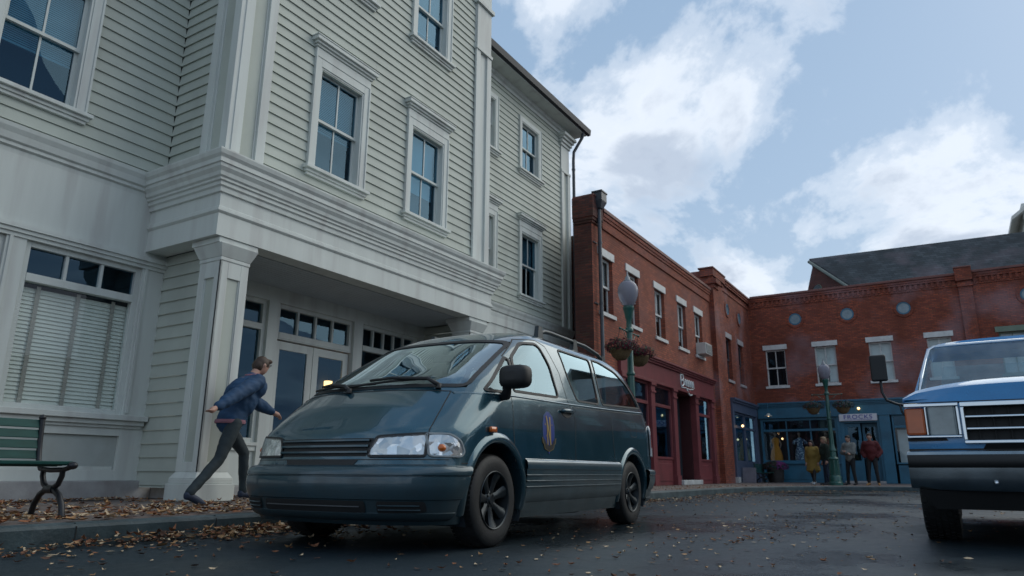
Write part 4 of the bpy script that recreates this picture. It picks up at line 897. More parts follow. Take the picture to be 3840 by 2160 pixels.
# ================================================================== minivan
def paint(name,base,flake=.25,wet=True,rough=.28,metal=.55):
    m,t,p,o=bsdf(name); tc=N(t,'ShaderNodeTexCoord')
    n=N(t,'ShaderNodeTexNoise'); n.inputs['Scale'].default_value=2.5; n.inputs['Detail'].default_value=7; t.links.new(tc.outputs['Object'],n.inputs['Vector'])
    d=ramp(t,n.outputs[0],[(.35,0.0),(.7,1.0)])
    sp=N(t,'ShaderNodeSeparateXYZ'); t.links.new(tc.outputs['Object'],sp.inputs[0])
    n6=N(t,'ShaderNodeTexNoise'); n6.inputs['Scale'].default_value=7; n6.inputs['Detail'].default_value=8; t.links.new(tc.outputs['Object'],n6.inputs['Vector'])
    c=mixc(t,d,tuple(x*.9 for x in base),tuple(x*1.1 for x in base))
    # road grime on the sills
    gr=mth(t,'MULTIPLY',ramp(t,mth(t,'ADD',mth(t,'MULTIPLY',n6.outputs[0],.5),mth(t,'SUBTRACT',.55,sp.outputs[2]),True),[(.15,0.0),(.55,1.0)]),.55)
    c=mixc(t,gr,c,(.035,.038,.036))
    t.links.new(c,p.inputs['Base Color']); p.inputs['Metallic'].default_value=metal
    t.links.new(mth(t,'ADD',mth(t,'MULTIPLY',gr,.4),mth(t,'ADD',mth(t,'MULTIPLY',d,.08),rough-.04)),p.inputs['Roughness'])
    t.links.new(mth(t,'SUBTRACT',1.0,gr),p.inputs['Coat Weight']); t.links.new(mth(t,'ADD',mth(t,'MULTIPLY',d,.05),.03),p.inputs['Coat Roughness'])
    if wet:
        v=N(t,'ShaderNodeTexVoronoi'); v.inputs['Scale'].default_value=55; v.inputs['Randomness'].default_value=1; t.links.new(tc.outputs['Object'],v.inputs['Vector'])
        n7=N(t,'ShaderNodeTexNoise'); n7.inputs['Scale'].default_value=5; n7.inputs['Detail'].default_value=3; t.links.new(tc.outputs['Object'],n7.inputs['Vector'])
        dr=mth(t,'MULTIPLY',ramp(t,v.outputs[0],[(.0,1.0),(.32,0.0)],'EASE'),ramp(t,n7.outputs[0],[(.45,0.0),(.6,1.0)]))
        b=N(t,'ShaderNodeBump'); b.inputs['Strength'].default_value=.22; b.inputs['Distance'].default_value=.0022; t.links.new(dr,b.inputs['Height']); t.links.new(b.outputs[0],p.inputs['Coat Normal']); t.links.new(b.outputs[0],p.inputs['Normal'])
    return m
VP=paint('teal metallic paint',(.020,.080,.112),metal=.5,rough=.24); VP2=paint('teal bumper paint',(.016,.062,.088),wet=False,rough=.36,metal=.35)
RUB=M('black rubber',(.010,.011,.012),.55,var=.15); TYRE=M('tyre rubber',(.012,.013,.014),.62,var=.3,vs=9,bump=.15,bs=60,dirt=((.05,.055,.055),.35,6))
ALLOY=M('dull grey alloy',(.028,.036,.042),.38,metal=.7,var=.25,vs=8)
DKIN=M('dark cabin plastic',(.022,.027,.03),.7); CREAM=M('cream seat cloth',(.40,.39,.33),.9,var=.08)
VG=glass('van side glass',(.62,.74,.77),1.85,boost=2.0,gc=(.44,.59,.67),wav=.03); VW=glass('windscreen glass',(.50,.60,.62),1.8,boost=2.2,gc=(.70,.85,.92),wav=.015)
LENS=glass('lamp lens',(.97,.98,.98),1.5,boost=1.2); CHR=M('chrome',(.62,.66,.70),.12,metal=1.0,var=.05); AMB=M('amber lens',(.55,.12,.01),.2,var=.1,coat=.6)
V=root('minivan',(-3.80,4.45,0),'dark teal rounded minivan with a blue crest on its door, parked by the kerb','van',rz=.04)
def npt(fn,a,b,h=.012):
    p=fn(a,b); da=(fn(a+h,b)-fn(a-h,b)); db=(fn(a,b+h)-fn(a,b-h)); n=da.cross(db)
    if n.length<1e-9: n=Vector((0,0,1))
    return p,n.normalized()
def side_fn(s): return lambda y,z: Vector((s*van_x(y,z),y,z))
def front_fn(): return lambda x,z: Vector((x,van_y(x,z),z))
def on_side(s,y,z,off):
    p,n=npt(side_fn(s),y,z)
    if n.x*s<0: n=-n
    return p+n*off
def on_front(x,z,off):
    x=max(-.985*vt('W',z),min(.985*vt('W',z),x))
    p,n=npt(front_fn(),x,z,.006)
    if n.y>0: n=-n
    return p+n*off
def patch(mapf,poly,off,step=.035,name='p',mat=None,parent=None,smooth=True,thick=0):
    xs=[p[0] for p in poly]; ys=[p[1] for p in poly]
    bm=bmesh.new(); nx=max(1,int((max(xs)-min(xs))/step)+1); ny=max(1,int((max(ys)-min(ys))/step)+1)
    g=[[bm.verts.new((min(xs)+(max(xs)-min(xs))*i/nx,min(ys)+(max(ys)-min(ys))*j/ny,0)) for i in range(nx+1)] for j in range(ny+1)]
    for j in range(ny):
        for i in range(nx): bm.faces.new((g[j][i],g[j][i+1],g[j+1][i+1],g[j+1][i]))
    A=sum(poly[i][0]*poly[(i+1)%len(poly)][1]-poly[(i+1)%len(poly)][0]*poly[i][1] for i in range(len(poly)))
    P=poly if A>0 else poly[::-1]
    for i in range(len(P)):
        a,b=Vector((*P[i],0)),Vector((*P[(i+1)%len(P)],0)); d=b-a
        if d.length<1e-6: continue
        bmesh.ops.bisect_plane(bm,geom=bm.verts[:]+bm.edges[:]+bm.faces[:],plane_co=a,plane_no=Vector((d.y,-d.x,0)),clear_outer=True)
    for v in bm.verts: v.co=mapf(v.co.x,v.co.y,off)
    bmesh.ops.recalc_face_normals(bm,faces=bm.faces)
    me=bpy.data.meshes.new(name); bm.to_mesh(me); bm.free(); me.materials.append(mat)
    if smooth: me.polygons.foreach_set('use_smooth',[True]*len(me.polygons))
    o=bpy.data.objects.new(name,me); COL.objects.link(o); o.parent=parent
    if thick: s=o.modifiers.new('s','SOLIDIFY'); s.thickness=thick; s.offset=0
    return o
def dens(poly,step=.04,closed=True):
    out=[]; n=len(poly)
    for i in range(n if closed else n-1):
        a,b=Vector(poly[i]),Vector(poly[(i+1)%n]); k=max(1,int((b-a).length/step))
        out+=[tuple(a.lerp(b,j/k)) for j in range(k)]
    if not closed: out.append(tuple(poly[-1]))
    return out
def rnd(poly,r=.03,k=4):
    out=[]; n=len(poly)
    for i in range(n):
        p,a,b=Vector(poly[i]),Vector(poly[i-1]),Vector(poly[(i+1)%n]); q=min(r,(a-p).length*.45,(b-p).length*.45)
        s=p+(a-p).normalized()*q; e=p+(b-p).normalized()*q
        out+=[tuple((s*(1-t)**2+p*2*t*(1-t)+e*t*t)) for t in [j/k for j in range(k+1)]]
    return out
def band(mb,mapf,poly,wi,wo,off,closed=True,lift=.0):
    P=dens(poly,.04,closed); n=len(P)
    A=sum(P[i][0]*P[(i+1)%n][1]-P[(i+1)%n][0]*P[i][1] for i in range(n)); sg=1 if A>0 else -1
    r0=[];r1=[];r2=[];r3=[]
    for i in range(n):
        a=Vector(P[i-1] if (closed or i>0) else P[i]); b=Vector(P[(i+1)%n] if (closed or i<n-1) else P[i]); d=(b-a)
        d=d.normalized() if d.length>1e-9 else Vector((1,0)); nn=Vector((d.y,-d.x))*sg; p=Vector(P[i])
        r0.append(mapf(*(p-nn*wi),-.004)); r1.append(mapf(*(p-nn*wi),off)); r2.append(mapf(*(p+nn*wo),off)); r3.append(mapf(*(p+nn*wo),-.004))
    rows=[list(c) for c in zip(r0,r1,r2,r3)]
    if closed: rows.append(rows[0])
    mb.rows(rows); return mb
# window outlines, measured on the hull (y,z) / (x,z)
W_Q=[(-.085,1.112),(.225,1.118),(.395,1.405),(.38,1.43)]
W_D=[(.285,1.140),(1.125,1.165),(1.095,1.45),(1.00,1.602),(.93,1.628),(.70,1.60),(.44,1.435)]
W_S=[(1.525,1.168),(2.06,1.180),(2.10,1.45),(2.16,1.655),(1.40,1.65),(1.435,1.40)]
W_R=[(2.15,1.185),(3.30,1.235),(3.27,1.31),(3.06,1.50),(2.82,1.61),(2.45,1.668),(2.24,1.668),(2.18,1.45)]
W_W=[(-.765,1.135),(.765,1.135),(.67,1.60),(.45,1.610),(-.45,1.610),(-.67,1.60)]
def inside(p,poly):
    c=False; n=len(poly)
    for i in range(n):
        a,b=poly[i],poly[i-1]
        if (a[1]>p[1])!=(b[1]>p[1]) and p[0]<(b[0]-a[0])*(p[1]-a[1])/(b[1]-a[1])+a[0]: c=not c
    return c
ARCH=((0.0,.33,.40),(2.88,.33,.385))
zs=[.18+i*.021 for i in range(74)]; zs=[z for z in zs if z<1.74]+[1.745,1.76,1.775,1.79,1.80,1.81,1.816,1.82]
NFN,NSD,NR=18,110,8
def outline(z):
    W,F,Lf,R,Lr=[vt(k_,z) for k_ in ('W','F','Lf','R','Lr')]; P=[]
    for i in range(NFN):
        a=PI/2*i/NFN; x=W*math.sin(a)**(2/NF); y=F+Lf-Lf*math.cos(a)**(2/NF); P.append((x,y))
    for i in range(NSD): P.append((W,F+Lf+(R-Lr-F-Lf)*i/NSD))
    for i in range(NR+1):
        a=PI/2*i/NR; x=W*max(0,math.cos(a))**(2/3); y=R-Lr+Lr*math.sin(a)**(2/3); P.append((x,y))
    return P
m=MB(); rows=[]
for z in zs:
    P=outline(z); rows.append([(x,y,z) for x,y in P]+[(-x,y,z) for x,y in P[-2:0:-1]])
n=len(rows[0]); vs=[p for r in rows for p in r]; fs=[]
for i in range(len(rows)-1):
    for j in range(n):
        k2=(j+1)%n; q=(i*n+j,i*n+k2,(i+1)*n+k2,(i+1)*n+j)
        c=[sum(vs[t][a] for t in q)/4 for a in range(3)]
        drop=False
        F_=vt('F',c[2]); Lf_=vt('Lf',c[2])
        if any(inside((c[1],c[2]),w_) for w_ in (W_Q,W_D,W_S,W_R)) and abs(c[0])>.5: drop=True
        if c[1]<.75 and inside((c[0],c[2]),W_W) and abs(c[1]-van_y(c[0],c[2]))<.06 and abs(c[0])<.80: drop=True
        if abs(c[0])>.6 and any((c[1]-a)**2+(c[2]-b)**2<(r+.005)**2 for a,b,r in ARCH): drop=True
        if c[1]>3.3 and 1.2<c[2]<1.62 and abs(c[0])<.62: drop=True
        if not drop: fs.append(q)
top=(len(rows)-1)*n; fs.append(tuple(top+j for j in range(n)))
m.add(vs,fs); body=m.build('body',VP,V,smooth=True,recalc=True)
for s in (1,-1):
    mf=lambda a,b,off,s=s: on_side(s,a,b,off)
    for nm,w_ in (('quarter_window',W_Q),('door_window',W_D),('side_window',W_S),('rear_side_window',W_R)):
        pl2=rnd(w_,.05 if nm!='quarter_window' else .02); wd=patch(mf,pl2,-.004,.04,nm,VG,V)
        t_=MB(); band(t_,mf,pl2,.010,.010 if 'side' not in nm else .006,.005); t_.build('window_seal',RUB,wd,smooth=False)
    # seams
    t_=MB()
    for ln in ([(.238,1.115),(.24,.84),(.272,.60)],[(.37,1.44),(.70,1.640),(.97,1.668),(1.13,1.635),(1.27,1.40),(1.305,1.15),(1.40,1.01),(1.39,.60)],[(2.30,1.18),(2.33,.80),(2.36,.62)],[(1.40,1.10),(2.2,1.125),(3.3,1.165)],[(-.47,.575),(-.30,.578)]):
        t_=MB(); L_=[tuple(q) for q in dens(ln,.05,False)]; band(t_,mf,L_,.003,.003,.0015,closed=False); t_.build('panel_seam',RUB,V)
    # belt crease
    t_=MB(); L_=dens([(-.30,1.075),(.3,1.098),(1.3,1.118),(2.4,1.150),(3.45,1.19)],.05,False)
    rws=[]
    for a,b in L_: rws.append([mf(a,b+.012,-.003),mf(a,b+.006,.004),mf(a,b-.002,.005),mf(a,b-.012,-.003)])
    t_.rows(rws); t_.build('belt_moulding',VP,V,smooth=True)
    # sill cladding with ribs
    t_=MB(); prof=[(.628,-.002),(.615,.016),(.60,.026),(.57,.028),(.548,.028),(.543,.020),(.515,.020),(.505,.020),(.502,.027),(.496,.027),(.493,.02),(.461,.02),(.458,.027),(.452,.027),(.449,.02),(.417,.02),(.414,.027),(.408,.027),(.405,.02),(.36,.021),(.32,.018),(.295,.005),(.28,-.02)]
    ys=[.425+i*.05 for i in range(42)]; rws=[[mf(y,z,o_) for z,o_ in prof] for y in ys if y<2.49]
    t_.rows(rws); t_.build('sill_cladding',VP2,V,smooth=True,auto=35)
    # wheel arch flares
    for (ya,za,ra) in ARCH:
        t_=MB(); rws=[]
        for k in range(41):
            a=math.radians(-12+204*k/40); ca,sa=math.cos(a),math.sin(a); row=[]
            for r_,o_ in ((ra-.002,-.10),(ra-.002,-.01),(ra,.008),(ra+.008,.016),(ra+.034,.020),(ra+.052,.013),(ra+.068,.003),(ra+.075,-.004)):
                y,z=ya+r_*ca,za+r_*sa; z=max(z,.19); p=mf(y,z,max(o_,0.0) if o_>0 else 0)
                if o_<0: p=p+Vector((s*o_*1.0,0,0))
                row.append(p)
            rws.append(row)
        t_.rows(rws); t_.build('wheel_arch',VP,V,smooth=True,auto=40)
        t_=MB(); pts=[]
        rws=[[Vector((s*x,ya+(ra+.01)*math.cos(a),max(.16,za+(ra+.01)*math.sin(a)))) for a in [math.radians(-25+230*k/24) for k in range(25)]] for x in (.60,.90)]
        t_.rows(rws); t_.add([rws[0][k] for k in range(25)],[tuple(range(25))]); t_.build('wheel_well',ROOM,V)
    # mirror (only the near side carries one here)
    t_=MB(); cx_=s*1.045; 
    rws=[]
    for t in [i/8 for i in range(9)]:
        u_=(t-.5)*2; k_=(1-abs(u_)**3.2)**(1/3.2) if abs(u_)<1 else .02; k_=max(k_,.03)
        rws.append([Vector((cx_+.125*(1 if math.cos(a)>=0 else -1)*abs(math.cos(a))**.55*(.90+.1*k_) if abs(u_)<.99 else cx_,.10+.06*u_+.0,1.21+.085*(1 if math.sin(a)>=0 else -1)*abs(math.sin(a))**.6*k_**.6 if True else 0)) for a in [2*PI*i/20 for i in range(20)]])
    rws=[]
    for t,kk in ((-.055,.35),(-.05,.62),(-.035,.85),(-.01,.97),(.03,1.0),(.06,.99),(.065,.93)):
        rws.append([Vector((cx_+.125*kk*(1 if math.cos(a)>=0 else -1)*abs(math.cos(a))**.55,.02+t,1.215+.088*kk*(1 if math.sin(a)>=0 else -1)*abs(math.sin(a))**.55)) for a in [2*PI*i/24 for i in range(24)]])
    t_.rows(rws,True); t_.add(rws[0],[tuple(range(24))])
    t_.tube([(s*.975,.04,1.155),(s*.965,.06,1.11),(s*.94,.09,1.085),(s*.89,.12,1.08)],[.035,.035,.04,.03],12)
    if s>0:
        mr=t_.build('mirror',RUB,V,smooth=True,auto=50)
        t_=MB(); t_.add([r_+Vector((0,.003,0)) for r_ in rws[-1]],[tuple(range(24))]); t_.build('mirror_glass',CHR,mr)
    # handle
    hp=[(1.10,1.035),(1.235,1.078),(1.355,1.035),(1.235,.985)]
    t_=MB(); t_.add([mf(1.23+.10*math.cos(a)*(1 if abs(math.sin(a))<.7 else .8),1.035+.045*math.sin(a),.003) for a in [2*PI*i/20 for i in range(20)]],[tuple(range(20))]); hd=t_.build('door_handle',RUB,V)
    t_=MB(); t_.tube([mf(1.115,1.042,.012),mf(1.14,1.046,.026),mf(1.23,1.05,.032),mf(1.32,1.046,.026),mf(1.345,1.042,.012)],[.014,.016,.017,.016,.014],10); t_.build('pull_bar',VP2,hd,smooth=True)
    # side marker, fuel flap, tail lamp
    t_=patch(mf,rnd([(-.135,.80),(-.05,.80),(-.05,.84),(-.135,.84)],.012),.014,.02,'side_marker',AMB,V,thick=.02)
    t_=MB(); q=rnd([(2.86,.90),(3.04,.90),(3.04,1.06),(2.86,1.06)],.04); 
    if s>0: band(t_,mf,q,.0025,.0025,.0015); t_.build('fuel_flap',RUB,V)
    tl=patch(mf,rnd([(3.46,.70),(3.66,.70),(3.68,.98),(3.56,1.06),(3.48,1.0)],.02),.012,.03,'tail_light',M('tail lens white',(.50,.50,.50),.2,coat=.5),V,thick=.02)
    patch(mf,rnd([(3.455,.80),(3.53,.80),(3.53,.95),(3.46,.95)],.01),.024,.03,'red_lens',M('red lens',(.30,.02,.01),.2,coat=.6),tl)
    # roof rail
    t_=MB(); xr=s*.60
    def rz(y): return 1.80 if y<2.4 else 1.80-(y-2.4)*.12
    pts=[(xr,1.26,1.775),(xr,1.32,1.82),(xr,1.42,1.848)]+[(xr,1.42+i*.12,rz(1.42+i*.12)+.055) for i in range(1,12)]+[(xr,2.86,rz(2.86)+.03),(xr,2.90,rz(2.9)-.03)]
    t_.tube([(q[0],q[1],q[2]-.012) for q in pts],.021,10)
    for y in (1.30,2.10,2.88): t_.hexa([(xr-.025,y-.06,rz(y)-.06),(xr+.025,y-.06,rz(y)-.06),(xr+.025,y+.06,rz(y)-.06),(xr-.025,y+.06,rz(y)-.06),(xr-.02,y-.035,rz(y)+.065),(xr+.02,y-.035,rz(y)+.065),(xr+.02,y+.035,rz(y)+.065),(xr-.02,y+.035,rz(y)+.065)])
    t_.build('roof_rail',M('dark grey rail',(.03,.04,.045),.4,metal=.4),V,smooth=True,auto=40)
ff=on_front
ws=patch(ff,rnd(W_W,.06),-.003,.03,'windscreen',VW,V); t_=MB(); band(t_,ff,rnd(W_W,.06),.016,.012,.004); t_.build('window_seal',RUB,ws)
# bonnet shut lines
t_=MB()
for s in (1,-1): t_=MB(); band(t_,ff,dens([(s*.70,1.087),(s*.738,.943),(s*.756,.84),(s*.764,.757)],.04,False),.0035,.0035,.0015,closed=False); t_.build('panel_seam',RUB,V)
t_=MB(); band(t_,ff,dens([(-.70,1.09),(-.3,1.105),(.3,1.105),(.70,1.09)],.04,False),.003,.003,.0015,closed=False); t_.build('panel_seam',RUB,V)
t_=MB(); band(t_,ff,dens([(-.88,.560),(-.4,.557),(.4,.557),(.88,.560)],.04,False),.006,.004,.002,closed=False); t_.build('panel_seam',RUB,V)
t_=MB(); band(t_,ff,dens([(-.88,.598),(-.4,.596),(.4,.596),(.88,.598)],.04,False),.003,.003,.0015,closed=False)
t_.build('panel_seam',RUB,V)
# headlamps
def headlamp(s):
    o=[(s*.405,.622),(s*.41,.67),(s*.45,.742),(s*.76,.762),(s*.765,.624)]
    mp_=lambda x,z,off: ff(x,z,off)
    b_=patch(mp_,rnd(o,.012),.003,.03,'headlight',CHR,V)
    b_.data.materials[0]=REFL
    t_=MB(); band(t_,mp_,rnd(o,.012),.004,.012,.012); t_.build('lamp_surround',RUB,b_)
    patch(mp_,rnd(o,.012),.012,.03,'lens',LENS,b_)
    # corner lamp
    sf=lambda y,z,off: on_side(s,y,z,off)
    c_=[(-.665,.622),(-.475,.622),(-.445,.65),(-.475,.725),(-.54,.765),(-.655,.765)]
    # map (t,z) with t running along the surface round the corner
    cl=patch(sf,rnd(c_,.01),.003,.02,'corner_light',REFL,V); patch(sf,rnd(c_,.01),.012,.02,'lens',LENS,cl)
    t_=MB(); band(t_,sf,rnd(c_,.02),.002,.008,.012); t_.build('lamp_surround',M('grey lamp rim',(.25,.28,.29),.4),cl)
    t_=MB(); t_.ball(on_side(s,-.60,.675,-.006),.035,12,8,(.9,.9,.8)); t_.build('amber_bulb',AMB,cl,smooth=True)
def refl_mat():
    m,t,p,o=bsdf('lamp reflector'); tc=N(t,'ShaderNodeTexCoord'); v=N(t,'ShaderNodeTexVoronoi'); v.distance='CHEBYCHEV'; v.inputs['Scale'].default_value=14; t.links.new(tc.outputs['Object'],v.inputs['Vector'])
    t.links.new(mixc(t,ramp(t,v.outputs['Color'],[(.2,0.0),(.8,1.0)]),(.42,.46,.48),(.96,.97,.98)),p.inputs['Base Color']); p.inputs['Metallic'].default_value=.85; p.inputs['Roughness'].default_value=.18
    b=N(t,'ShaderNodeBump'); b.inputs['Strength'].default_value=.6; b.inputs['Distance'].default_value=.02; t.links.new(v.outputs[0],b.inputs['Height']); t.links.new(b.outputs[0],p.inputs['Normal']); return m
REFL=refl_mat()
for s in (1,-1): headlamp(s)
# grille
gp=[(-.385,.618),(.385,.618),(.40,.67),(.425,.738),(-.425,.738),(-.40,.67)]
gr=patch(ff,gp,.002,.03,'grille',M('grille black',(.006,.007,.008),.6),V)
for z0,z1 in ((.634,.652),(.674,.692),(.712,.728)):
    t_=MB(); xs=[-.40+i*.04 for i in range(21)]; rws=[[ff(x,z0,.003),ff(x,z0+.003,.022),ff(x,z1-.003,.024),ff(x,z1,.003)] for x in xs]; t_.rows(rws); t_.build('bar',VP2,gr,smooth=True,auto=40)
patch(ff,[(-.30,.556),(.30,.556),(.33,.592),(-.33,.592)],.003,.04,'lower_slot',RUB,V)
# bumper
def bumper(front,name):
    prof=[(.562,-.01),(.560,.02),(.552,.040),(.54,.050),(.515,.054),(.498,.050),(.494,.040),(.490,.040),(.486,.050),(.44,.050),(.40,.044),(.36,.032),(.345,.028),(.34,.018),(.262,.018),(.256,.030),(.235,.030),(.215,.018),(.20,-.01),(.19,-.08)]
    t_=MB(); rws=[]; cyl=.455 if front else None
    if front:
        # stations round the nose: along the sides to the arch
        S=[]
        for k in range(-30,31):
            a=k/30*PI/2; S.append(a)
        for z,o_ in prof:
            W,F,Lf=vt('W',z),vt('F',z),vt('Lf',z); row=[]
            pts=[]
            for a in S:
                ca,sa=abs(math.cos(a)),abs(math.sin(a)); x=W*sa**(2/NF)*(1 if a>=0 else -1); y=F+Lf-Lf*ca**(2/NF); yr=-.40-.0*(z)- (.56-z)*.36
                if y>yr: y=yr; x=van_x(yr,z)*(1 if a>=0 else -1)
                nx,ny=(sa**(2-2/NF)/W)*(1 if a>=0 else -1),-(ca**(2-2/NF))/Lf; l_=math.hypot(nx,ny) or 1
                pts.append(Vector((x+nx/l_*o_,y+ny/l_*o_,z)))
            rws.append(pts)
    else:
        for z,o_ in prof:
            W,R,Lr=vt('W',z),vt('R',z),vt('Lr',z); pts=[]
            for k in range(-24,25):
                a=k/24*PI/2; ca,sa=abs(math.cos(a)),abs(math.sin(a)); sx=1 if a>=0 else -1
                pts.append(Vector((sx*(W*sa**(2/3)+o_*sa),R-Lr+Lr*ca**(2/3)+o_*ca,z)))
            pts=[Vector((-(W+o_),3.29,z))]+pts+[Vector(((W+o_),3.29,z))]; rws.append(pts)
    t_.rows(rws); return t_.build(name,VP2,V,smooth=True,auto=38)
fb_=bumper(True,'front_bumper'); bumper(False,'rear_bumper')
DKS=M('intake black',(.006,.007,.008),.7)
patch(ff,rnd([(-.46,.266),(.44,.266),(.44,.336),(-.46,.336)],.02),.0215,.03,'intake',DKS,V)
patch(ff,rnd([(.52,.266),(.80,.275),(.80,.336),(.52,.336)],.02),.0215,.03,'side_intake',DKS,V); patch(ff,rnd([(-.52,.266),(-.80,.275),(-.80,.336),(-.52,.336)],.02),.0215,.03,'side_intake',DKS,V)
for s in (1,-1):
    t_=MB()
    for z in (.288,.312): t_.rows([[ff(s*x,z-.004,.022),ff(s*x,z,.030),ff(s*x,z+.004,.022)] for x in [.53+i*.03 for i in range(9)]])
    t_.build('intake_slat',VP2,V)
t_=MB(); t_.rows([[ff(x,.298,.022),ff(x,.303,.028),ff(x,.308,.022)] for x in [-.44+i*.04 for i in range(22)]]); t_.build('intake_slat',M('grey slat',(.03,.035,.04),.5),V)
# underbody, cabin
t_=MB(); t_.box(-.70,.70,-.60,3.4,.20,.34); t_.box(-.55,.55,.5,2.2,.15,.2); t_.box(-.4,.1,1.6,2.5,.12,.2); t_.tube([(.45,1.0,.19),(.45,2.4,.17),(.5,2.6,.2)],.05,10); t_.build('underbody',M('underbody black',(.008,.009,.010),.85),V)
t_=MB(); t_.box(-.84,.84,.36,3.5,.52,.56); t_.box(-.60,.60,-.6,.36,.52,.56); 
rws=[[Vector((x,y,z)) for y,z in ((-.30,1.085),(.10,1.10),(.32,1.09),(.42,1.0),(.42,.7))] for x in (-.80,-.4,0,.4,.80)]; rws2=rws
t_.rows([[Vector((x*(.70+.3*min(1,max(0,(y+.3)/.4))),y,z)) for y,z in ((-.26,1.09),(-.1,1.10),(.10,1.11),(.32,1.10),(.42,1.0),(.42,.7))] for x in (-.80,-.4,0,.4,.80)]); t_.build('dashboard',DKIN,V)
t_=MB(); t_.box(-.52,.52,.95,2.9,1.70,1.71); t_.build('headliner',M('headliner cloth',(.30,.31,.30),.9),V)
def seat(x,y,w_=.50):
    t_=MB(); t_.box(x-w_/2,x+w_/2,y-.25,y+.25,.72,.88); t_.hexa([(x-w_/2,y+.18,.86),(x+w_/2,y+.18,.86),(x+w_/2,y+.32,.86),(x-w_/2,y+.32,.86),(x-w_/2*.8,y+.40,1.36),(x+w_/2*.8,y+.40,1.36),(x+w_/2*.8,y+.50,1.36),(x-w_/2*.8,y+.50,1.36)])
    st=t_.build('seat',CREAM,V,bevel=.04,seg=3); t_=MB(); t_.hexa([(x-.12,y+.41,1.40),(x+.12,y+.41,1.40),(x+.12,y+.50,1.40),(x-.12,y+.50,1.40),(x-.09,y+.43,1.58),(x+.09,y+.43,1.58),(x+.09,y+.51,1.58),(x-.09,y+.51,1.58)]); t_.tube([(x-.05,y+.46,1.34),(x-.05,y+.46,1.42)],.008,6); t_.tube([(x+.05,y+.46,1.34),(x+.05,y+.46,1.42)],.008,6); t_.build('headrest',CREAM,st,bevel=.03,seg=3)
seat(-.38,.55); seat(.42,.72); seat(-.38,1.75); seat(.40,1.75); seat(0,2.75,1.2)
t_=MB(); rws=[]
for i in range(24):
    a=2*PI*i/24; c=Vector((.40+.17*math.cos(a),.52-.17*math.sin(a)*.35,1.08+.17*math.sin(a)*.93)); rws.append(c)
t_.tube(rws+[rws[0]],.014,8); t_.tube([(.40,.52,1.08),(.40,.36,.98)],.03,8); t_.tube([rws[0],(.40,.52,1.08),rws[12]],.012,6); t_.build('steering_wheel',DKIN,V,smooth=True)
t_=MB(); t_.box(-.03,.03,.62,.64,1.52,1.60); t_.box(-.12,.12,.60,.625,1.47,1.535); t_.build('rear_view_mirror',DKIN,V,bevel=.01)
# rear glass
t_=MB(); t_.add([( -.62,3.60,1.2),(.62,3.60,1.2),(.58,3.34,1.62),(-.58,3.34,1.62)],[(0,1,2,3)]); t_.build('rear_window',VG,V)
# wipers
def wiper(pv,pts,r=.008):
    t_=MB(); t_.tube([ff(x,z,o_) for x,z,o_ in pts[0]],[.018,.015,.012,.010][:len(pts[0])],8); t_.tube([ff(x,z,o_) for x,z,o_ in pts[1]],.009,6); t_.lathe([(.022,-.01),(.022,.025),(.001,.03)],tuple(ff(pv[0],pv[1],.012)),12); t_.build('wiper',RUB,V,smooth=True)
wiper((.60,1.115),([(.60,1.115,.03),(.50,1.155,.045),(.20,1.172,.045),(.0,1.165,.04)],[(.42,1.175,.022),(.2,1.168,.022),(-.05,1.150,.022),(-.28,1.122,.022)]))
wiper((-.15,1.10),([(-.15,1.10,.03),(-.22,1.13,.04),(-.42,1.155,.04),(-.55,1.155,.035)],[(.05,1.155,.018),(-.2,1.150,.020),(-.45,1.150,.02),(-.70,1.150,.02)]))
